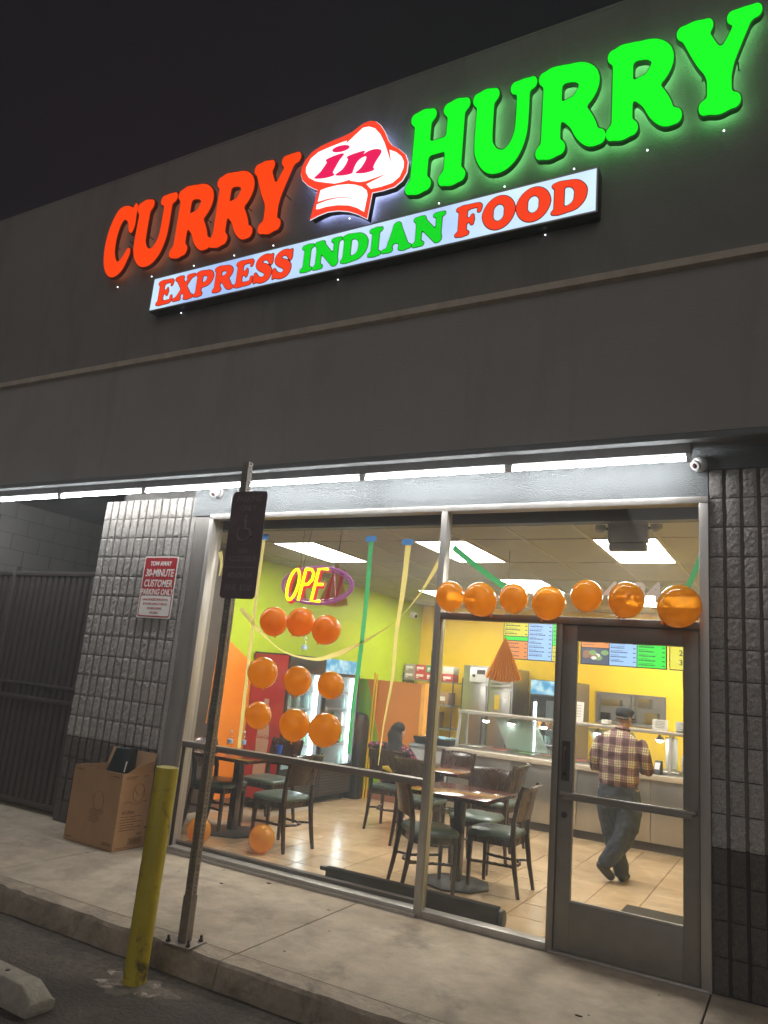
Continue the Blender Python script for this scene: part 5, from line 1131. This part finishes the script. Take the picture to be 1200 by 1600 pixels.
m.ball(hq((0, -.014, .048)), (.082, .1, .07), 22, 14, R_); m.ball(hq((0, .004, .078)), (.086, .11, .042), 22, 12, R_); m.loft([hq((-.045, .08, .058)), hq((0, .125, .052)), hq((.045, .08, .058))], [(.012, .01), (.03, .01), (.012, .01)], 10); remesh_mb(m, .008, 'flat_cap', CAPM, man, 3)
m = MB(); m.loft([hq((.0, -.107, -.01)), hq((.045, -.09, -.012)), hq((.074, -.045, -.005)), hq((.08, -.02, .02))], .012, 6); m.loft([hq((.0, -.107, -.01)), hq((-.045, -.09, -.012)), hq((-.074, -.045, -.005)), hq((-.08, -.02, .02))], .012, 6)
remesh_mb(m, .007, 'hair', M('grey_hair', (.06, .055, .05), .8), man, 2)
m = MB(); m.loft([hq((.088, .0, .008)), hq((.08, .1, .012)), hq((.045, .112, .01)), hq((-.045, .112, .01)), hq((-.08, .1, .012))], .003, 6); m.build('glasses', MAT_BLACK, man)
girl = thing('person', 'person with long dark hair and a floral blouse seated on a chair facing away', 'person', (-3.62, 2.66, 0), math.radians(8))
b = MB()
b.loft([(0, .0, .48), (0, .01, .56), (0, .03, .7), (0, .05, .84), (0, .06, .9), (0, .07, .95)], [(.14, .1), (.13, .1), (.115, .085), (.135, .08), (.1, .06), (.04, .04)], 18, up=(1, 0, 0))
limb(b, [(0, .07, .93, .038), (0, .09, 1.0, .036)]); gq = head(b, (.0, .105, 1.055), -.5, .85, -.1)
for sd in (-1, 1): limb(b, [(sd*.08, .03, .52, .075), (sd*.09, .2, .53, .062), (sd*.08, .36, .5, .048), (sd*.06, .37, .3, .04), (sd*.04, .36, .12, .027), (sd*.04, .36, .06, .026)])
limb(b, [(-.13, .06, .87, .036), (-.25, .05, .86, .032), (-.33, .12, .86, .028), (-.24, .27, .86, .024), (-.19, .32, .86, .02)]); limb(b, [(.13, .06, .87, .036), (.19, .1, .76, .032), (.2, .16, .7, .028), (.14, .3, .74, .024), (.11, .34, .75, .02)])
hand(b, (-.19, .32, .86), (.6, .7, .1), (.2, -.2, -1), -1, .6, .8); hand(b, (.11, .34, .75), (-.5, .8, .1), (0, 0, -1), 1, .6, .8)
remesh_mb(b, .007, 'body', SKIN2, girl, 3)
m = MB(); m.loft([(0, .0, .46), (0, .01, .56), (0, .03, .7), (0, .05, .83), (0, .06, .9), (0, .07, .935)], [(.155, .115), (.145, .115), (.13, .1), (.152, .098), (.115, .075), (.05, .05)], 18, up=(1, 0, 0))
limb(m, [(-.12, .06, .87, .052), (-.22, .05, .865, .056), (-.33, .09, .86, .05), (-.3, .17, .86, .044)]); limb(m, [(.12, .06, .87, .052), (.18, .09, .78, .056), (.205, .14, .7, .05), (.18, .22, .71, .044)])
remesh_mb(m, .011, 'blouse', floral_mat(), girl, 3, disp=.012)
m = MB(); m.ball(gq((0, -.02, .035)), (.076, .09, .082), 18, 12); m.loft([gq((0, -.06, .05)), gq((0, -.085, -.04)), (0, .0, .92), (-.005, -.07, .8), (-.01, -.095, .66), (-.01, -.09, .58)], [(.06, .05), (.08, .055), (.09, .05), (.095, .045), (.08, .04), (.05, .02)], 16, up=(1, 0, 0)); remesh_mb(m, .009, 'hair', M('long_dark_hair', (.010, .007, .005), .75, var=.4, vs=60, stretch=(6, 6, .4), bump=.4, bs=70), girl, 3, disp=.01)
m = MB()
for sd in (-1, 1): limb(m, [(sd*.08, .0, .53, .09), (sd*.09, .2, .54, .075), (sd*.085, .33, .53, .066), (sd*.08, .38, .45, .06)])
remesh_mb(m, .012, 'shorts', M('dark_shorts', (.02, .02, .025), .8), girl, 3)
for sd in (-1, 1):
    m = MB(); m.loft([(sd*.04, .3, .035), (sd*.04, .35, .045), (sd*.045, .42, .035), (sd*.045, .48, .025)], [(.025, .025), (.036, .038), (.036, .03), (.02, .016)], 12, up=(1, 0, 0)); remesh_mb(m, .008, 'shoe', M('pale_pink_shoe', (.5, .33, .28), .6), girl, 3)

# ================================================================== MENU SCREENS
def em_flat(n, c): return EM(n, c, 1.25)
MY, MO, MBl, MG, MW = em_flat('screen_yellow', (.68, .62, .05)), em_flat('screen_orange', (.75, .24, .05)), em_flat('screen_pale_blue', (.3, .5, .85)), em_flat('screen_green', (.02, .72, .04)), em_flat('screen_white', (.8, .8, .8))
INK = M('screen_ink', (.02, .02, .03), .6, var=0)
SYm = 4.98
def screen(label, x0, x1, cells):
    t = thing('menu_screen', label, 'screen', ((x0+x1)/2, SYm, 2.395), 0, 'menu screens over the counter'); w = (x1-x0)/2; h = .318
    MB().box(-w, w, 0, .05, -h, h).build('casing', MAT_BLACK, t, bevel=.003)
    MB().box(-.02, .02, .01, .04, h, CZ-2.395+.01).build('hanger', MAT_BLACK, t)
    for (a, b, c, d, mat, ink) in cells:
        X0, X1 = -w+.012+(2*w-.024)*a, -w+.012+(2*w-.024)*b; Z0, Z1 = -h+.012+(2*h-.024)*c, -h+.012+(2*h-.024)*d
        p = MB().box(X0, X1, -.004, -.0005, Z0, Z1).build('panel', mat, t)
        if ink:
            m = MB(); z = Z1-.04; r_ = random.Random(int((x0+a)*999)); k = 0
            while z > Z0+.02:
                x = X0+.015; big = k % 2 == 0; end = X0+(X1-X0)*(r_.uniform(.5, .72) if big else r_.uniform(.3, .6))
                while x < end: wd = r_.uniform(.008, .028); m.box(x, min(x+wd, end), -.0055, -.0041, z, z+(.015 if big else .007)); x += wd+.006
                if big: m.box(X1-.045, X1-.012, -.0055, -.0041, z, z+.012)
                z -= .032 if big else .026; k += 1
            o = m.build('menu_lines', INK, t); o['kind'] = 'stuff'
    return t
screen('menu screen above the sneeze guard, split into orange, blue and green columns', -3.21, -2.125, [(0, .335, .52, 1, MY, 1), (0, .335, .42, .5, MG, 0), (0, .335, 0, .4, MO, 1), (.345, .665, 0, 1, MBl, 1), (.675, 1, .35, 1, MG, 1), (.675, 1, 0, .34, MY, 1)])
s2 = screen('menu screen with a food photo under its orange column above the man', -2.09, -.975, [(0, .335, .36, 1, MO, 1), (.345, .665, 0, 1, MBl, 1), (.675, 1, 0, .86, MG, 1), (.675, 1, .87, 1, em_flat('screen_red', (.7, .05, .04)), 0)])
m = MB(); m.box(-.545, -.182, -.004, -.0005, -.306, -.095); m.build('photo_ground', em_flat('screen_dark_photo', (.06, .07, .12)), s2)
rr = random.Random(2)
for k in range(9):
    m = MB(); cx_, cz_ = -.36+rr.uniform(-.13, .13), -.2+rr.uniform(-.055, .055); r_ = rr.uniform(.03, .055); m.prism([(cx_+r_*1.2*math.cos(a), cz_+r_*.8*math.sin(a)) for a in np.linspace(0, 2*PI, 11)[:-1]], -.0055-.0004*k, -.0041, 'xz'); m.build('photo_dish', em_flat(*[('dish_white', (.7, .68, .62)), ('dish_brown', (.3, .14, .06)), ('dish_green', (.2, .35, .1))][k % 3]), s2)
s3 = screen('yellow menu screen with the item list at the door edge', -.945, .13, [(0, 1, 0, 1, MY, 0)])
for k in range(3): sign_text('%d ITEM' % (k+1), .1, INK, s3, -.42, -.0062, .02-.12*k, align='LEFT', bold=.001, extrude=.0008)
MB().loft([(-.78, SYm+.02, 2.07), (-.79, SYm+.1, 1.9), (-.77, SYm+.3, 1.5)], .004, 6).build('cable', MAT_BLACK, s2).location = (1.53, -SYm, -2.395)

# ================================================================== IN THE WINDOW
t = thing('neon_sign', 'neon OPEN sign with a purple oval hanging in the window, its last letter unlit', 'neon sign', (-3.205, .1, 2.405))
NY, NR, NP = EM('neon_yellow', (1, .86, .0), 2.2), EM('neon_red_glow', (1, .02, .05), .75), M('purple_tube', (.22, .09, .28), .3, emit=.22, ecol=(.75, .12, .5), var=0)
NOFF = M('unlit_red_letter', (.4, .02, .04), .35, emit=.04, ecol=(1, .05, .1), var=0)
a_, b_ = .375, .165
m = MB(); m.loft([(a_*math.cos(q), 0, b_*math.sin(q)) for q in np.linspace(0, 2*PI, 49)[:-1]], .013, 8, closed=True); m.loft([((a_-.03)*math.cos(q), .005, (b_-.028)*math.sin(q)) for q in np.linspace(0, 2*PI, 49)[:-1]], .007, 6, closed=True); m.build('oval_tube', NP, t, smooth=60)
def neon(strokes, x, s, mat, back, off=0):
    m = MB(); g = MB(); sh = .22
    for st in strokes:
        P = [(x+(p[0]+sh*p[1])*s, -.012, (p[1]-.5)*s*1.28) for p in st]
        m.loft(P, .0135, 8); g.loft([(p[0]+.004, .012, p[2]-.004) for p in P], [(.03, .012)]*len(P), 8, up=(1, 0, 0) if False else None)
    if mat: m.build('letter_tube', mat, t, smooth=60)
    g.build('letter_backing', back, t, smooth=60)
O_ = [[(.27+.25*math.cos(a), .5+.48*math.sin(a)) for a in np.linspace(0, 2*PI, 25)]]
P_ = [[(0, 0), (0, 1)], [(0, 1), (.28, .98), (.42, .86), (.42, .66), (.28, .52), (0, .5)]]
E_ = [[(.42, 0), (0, 0), (0, 1), (.44, 1)], [(0, .52), (.36, .52)]]
N_ = [[(0, 0), (0, 1), (.42, 0), (.42, 1)]]
neon(O_, -.335, .225, NY, NR); neon(P_, -.175, .225, NY, NR); neon(E_, -.035, .225, NY, NR); neon(N_, .105, .225, None, NOFF)
m = MB()
for x in (-.17, .17): m.cyl((x, 0, .14), (x-.01, .1, .57), .002, n=5)
m.build('hanging_wire', MAT_DARKMETAL, t)
def paper_fan(label, apex, length, half, yaw, mat):
    t = thing('paper_fan', label, 'decoration', apex, yaw, 'pleated paper fans hanging inside'); n = 22; vs = [(0, 0, 0)]; fs = []
    for k in range(n+1):
        a = -half+2*half*k/n; r = length*(1+.03*(k % 2)); y = .02*(1 if k % 2 else -1); x = r*math.sin(a); z = -r*math.cos(a)
        vs.append((x, y, z))
    for k in range(n): fs.append((0, 1+k, 2+k))
    MB().add(vs, fs).build('pleats', mat, t); MB().cyl((0, .005, 0), (0, .005, CZ-apex[2] if apex[1] > .3 else 3.0-apex[2]), .002, n=5).build('string', MAT_DARKMETAL, t)
BRP = thin_mat('brown_tissue_paper', (.6, .25, .045))
q = bp(790, 994, 1, 1.6); paper_fan('brown pleated paper fan hanging in front of the left menu screen', (q.x, 1.6, q.z), .43, .42, .25, BRP)
q = bp(528, 878, 1, .5); paper_fan('brown pleated paper fan behind the unlit neon letter', (q.x, .5, q.z), .42, .36, .2, thin_mat('olive_tissue_paper', (.4, .26, .07)))
q = bp(470, 880, 1, .5); paper_fan('brown pleated paper fan behind the lit neon letters', (q.x, .5, q.z), .36, .3, .2, MATS['olive_tissue_paper'])
# crepe streamers
YC, GC, BT = thin_mat('yellow_crepe', (.92, .8, .3), .6), thin_mat('green_crepe', (.08, .5, .2), .6), M('blue_tape', (.05, .22, .55), .5)
def streamer(label, pix, w, mat, y=.055, tape=(), twist=0, cat='streamer'):
    P = [bp(u, v, 1, y) for u, v in pix]; P = [Vector(p) for p in catmull([tuple(p) for p in P], 6, False)]; N = len(P)
    t = thing('crepe_streamer', label, cat, (0, 0, 0), 0, 'crepe streamers in the window'); vs = []; fs = []
    ws_ = w if isinstance(w, (list, tuple)) else (w, w)
    for i, p in enumerate(P):
        f = i/(N-1); d = (P[min(i+1, N-1)]-P[max(i-1, 0)]).normalized(); s = Vector((d.z, 0, -d.x)); a = twist*math.sin(f*7)
        s = s*math.cos(a)+Vector((0, 1, 0))*math.sin(a); s *= (ws_[0]+(ws_[1]-ws_[0])*f)/2
        for sg_ in (-1, 0, 1): q = p+s*sg_+Vector((0, .003*(1-abs(sg_))+.002*math.sin(f*60+sg_), 0)); vs.append((q.x, q.y, q.z))
    for i in range(N-1):
        a = i*3; b = a+3; fs += [(a, a+1, b+1, b), (a+1, a+2, b+2, b+1)]
    MB().add(vs, fs).build('ribbon', mat, t)
    for k in tape: q = bp(*k, 1, y); MB().box(q.x-.05, q.x+.05, y-.004, y-.001, q.z-.02, q.z+.03).build('tape', BT, t)
streamer('yellow streamer hanging right beside the dark disabled parking sign', [(413, 842), (402, 920), (390, 1020), (381, 1100), (373, 1172)], (.036, .04), YC, tape=[(413, 840)])
streamer('green streamer hanging between neon sign and window post', [(580, 846), (573, 930), (562, 1030), (552, 1100), (545, 1178)], (.045, .036), GC, tape=[(580, 843)])
streamer('yellow streamer that narrows to a string down to the mid rail', [(639, 842), (630, 920), (620, 985), (613, 1060), (600, 1130), (591, 1196)], (.055, .006), YC, tape=[(637, 848)])
streamer('long yellow garland sagging from the post across the whole window', [(689, 872), (660, 922), (622, 968), (590, 990), (550, 1012), (520, 1024), (490, 1030), (445, 1019), (415, 995), (396, 975), (376, 950)], (.046, .036), YC, twist=1.1)
streamer('green strip at the left edge of the window behind the post', [(357, 935), (350, 990), (338, 1080), (327, 1150)], (.035, .03), GC)
streamer('orange strip at the left edge of the window beside the green one', [(346, 985), (335, 1050), (322, 1130)], (.015, .012), thin_mat('orange_crepe', (.9, .35, .05)))
streamer('short yellow ribbon end at the top left corner of the window', [(344, 862), (346, 880), (343, 900)], (.05, .02), YC)
streamer('green streamer running down to the hanging balloons over the sidelight', [(708, 855), (745, 885), (790, 918), (822, 936)], (.05, .04), GC)
streamer('green streamer at the door side end of the transom', [(1098, 862), (1085, 895), (1068, 930)], (.04, .035), GC)
m = MB(); q0 = bp(598, 1199, 1, .06); q1 = bp(612, 1206, 1, .06); m.loft([q0, q0.lerp(q1, .5)+Vector((0, 0, .012)), q1], [(.012, .006), (.02, .012), (.008, .005)], 8); o = m.build('ribbon_knot', YC); tag(o, 'crumpled yellow ribbon end lying on the mid rail', 'ribbon')
# exit sign with lamp heads seen from behind
t = thing('exit_light', 'grey emergency exit unit with two lamp heads hanging inside over the door', 'exit light', (-.6, .42, 2.85)); 
MB().box(-.15, .15, 0, .06, -.02, .15).build('housing', MAT_GREY, t, bevel=.01); MB().box(-.14, .14, -.01, .07, -.085, -.021).build('sign_body', MAT_GREY, t, bevel=.012)
for s in (-1, 1): MB().lathe([(.02, 0), (.042, .02), (.045, .06), (.0, .065)], 14, (s*.21, .02, .06)).build('lamp_head', MAT_GREY, t)
m = MB()
for s in (-1, 1): m.cyl((s*.14, .03, .1), (s*.21, .03, .09), .01, n=6)
m.build('lamp_arm', MAT_DARKMETAL, t)
# long dark thing along the sill
t = thing('low_dark_box', 'long low dark box lying on the floor along the window under the post', 'low box', (0, 0, 0))
P = [(.15, .005), (.24, .005), (.24, .10), (.23, .13), (.18, .138), (.155, .13)]
m = MB(); p0 = Vector((-2.86, 0)); m.prism([(y, z) for y, z in P], -2.86, -1.40, 'yz'); m.build('shell', M('dark_bronze_sheet', (.016, .012, .010), .85, 0, spec=.15), t, bevel=.006)
m = MB(); m.prism([(.155, .005), (.24, .005), (.26, .05), (.245, .10), (.22, .115), (.19, .128), (.155, .11)], -1.399, -1.36, 'yz'); m.build('end_cap', MAT_BLACK, t, bevel=.01)
MB().box(-2.92, -2.861, .16, .2, .10, .13).build('end_clip', MAT_BLACK, t, bevel=.004)
struct('window_curb', MB().box(XL, XM, .061, .12, -.002, .075), MAT_BROWN, 'dark inner curb below the window')
t = thing('door_mat', 'dark ribbed door mat inside the door', 'mat', (-.4, 1.1, 0)); m = MB(); m.box(-.38, .4, -.46, .46, .001, .012); o = m.build('mat', M('charcoal_mat', (.06, .05, .038), .95, var=.3, vs=90, bump=.8, bs=200), t, bevel=.004)

# ================================================================== BALLOONS
def balloon_mesh():
    m = MB(); prof = [(0.0, -1.08), (.035, -1.075)]
    for k in range(17):
        a = -PI/2*.93+(PI*.93+.11)*k/16; z = math.sin(a); r = math.cos(a); prof.append((max(r, .0)*(1+.02*z), z*(1.02 if z > 0 else 1.05)))
    prof = prof[:-1]+[(0, 1.02)]
    m.lathe(prof, 28); return m.mesh('skin', LATEX, smooth=80)
bmesh_ = balloon_mesh(); bmeshr = bmesh_.copy(); bmeshr.materials.clear(); bmeshr.materials.append(LATEXR)
knm = MB().lathe([(.09, -1.2), (.05, -1.13), (.03, -1.08), (.06, -1.04)], 10).mesh('knot', LATEXR, smooth=60)
brnd = random.Random(9)
def balloon(label, u, v, rpx, y, grp, me=None, floor=False):
    c = bp(u, v, 1, y); dist = (Vector(CAM)-c).dot(Vector(-CF)); r = rpx*dist/FPX*.985
    if not floor: c = bp(u, v, 1, -.05-r)
    t = thing('balloon', label, 'balloon', c, 0, grp); t.rotation_euler = (brnd.uniform(-.9, .3), brnd.uniform(-.5, .5), brnd.uniform(0, 6)); t.scale = (r, r, r*1.01)
    link('skin', me or bmesh_, t); link('knot', knm, t)
g1, g2 = 'balloons stuck on the big window', 'balloons in a row over the door'
for lab_, u, v, r, me in (('left balloon of the top three under the neon sign', 428, 971, 22.5, bmeshr), ('middle balloon of the top three under the neon sign', 470, 972, 22.5, bmeshr), ('right balloon of the top three under the neon sign', 510, 984, 23, bmeshr),
    ('left balloon of the middle three, beside the yellow streamer', 410.5, 1051, 24, None), ('middle balloon of the middle three, in front of the cooler header', 465, 1063.5, 22.5, None), ('right balloon of the middle three, over the lit cooler door', 516.5, 1070.5, 21.5, None),
    ('left balloon of the bottom three, before the cream bottle', 403.5, 1117.5, 21, None), ('middle balloon of the bottom three, above the blue cup', 460, 1132.5, 24.5, None), ('right balloon of the bottom three, the largest on the big window', 507.5, 1141, 26.5, None)): balloon(lab_, u, v, r, -.19, g1, me)
for lab_, u, v, r in (('first balloon of the row, covering the window post', 703, 931.5, 23), ('second balloon of the row over the sidelight', 750.5, 936.5, 26.5), ('third balloon of the row, under the end of the green streamer', 802.5, 935, 23), ('fourth balloon of the row, just left of the gap', 857, 942, 26.5), ('fifth balloon of the row, left of the house number', 916.5, 931, 25), ('sixth balloon of the row, hiding a digit of the house number', 978.5, 937.5, 28), ('largest balloon of the row, over the door corner', 1061, 947.5, 33.5)): balloon(lab_, u, v, r, -.19, g2)
q = bp(408.5, 1333, 2, 0.0); balloon('balloon lying on the floor at the chair legs', 409, 1310, 20.5, q.y, 'balloons on the floor', None, True)
q = bp(312, 1318, 2, 0.0); balloon('balloon lying on the floor half behind the sign post', 311, 1297, 19, q.y, 'balloons on the floor', None, True)
MB().box(0, .03, 0, .004, 0, .05).build('x', MAT_ORA).name = 'orange_sticker'
o = bpy.data.objects['orange_sticker']; q = bp(295, 1310, 1, .02); o.location = q; tag(o, 'small orange sticker low on the window beside the sign post', 'sticker')

# ================================================================== NIGHT HAZE
hm = bpy.data.materials.new('night_haze'); hm.use_nodes = True; nt = hm.node_tree; nt.nodes.clear()
pv = nd(nt, 'ShaderNodeVolumePrincipled'); pv.inputs['Color'].default_value = (.96, .97, 1, 1); pv.inputs['Density'].default_value = .0085; pv.inputs['Anisotropy'].default_value = .35
nt.links.new(pv.outputs[0], nd(nt, 'ShaderNodeOutputMaterial').inputs['Volume'])
hz_ = MB().box(-46, 46, -46, 14, -1.2, 7.6).build('haze', hm); hz_['kind'] = 'stuff'; hz_['label'] = 'thin night haze glowing round the signs'
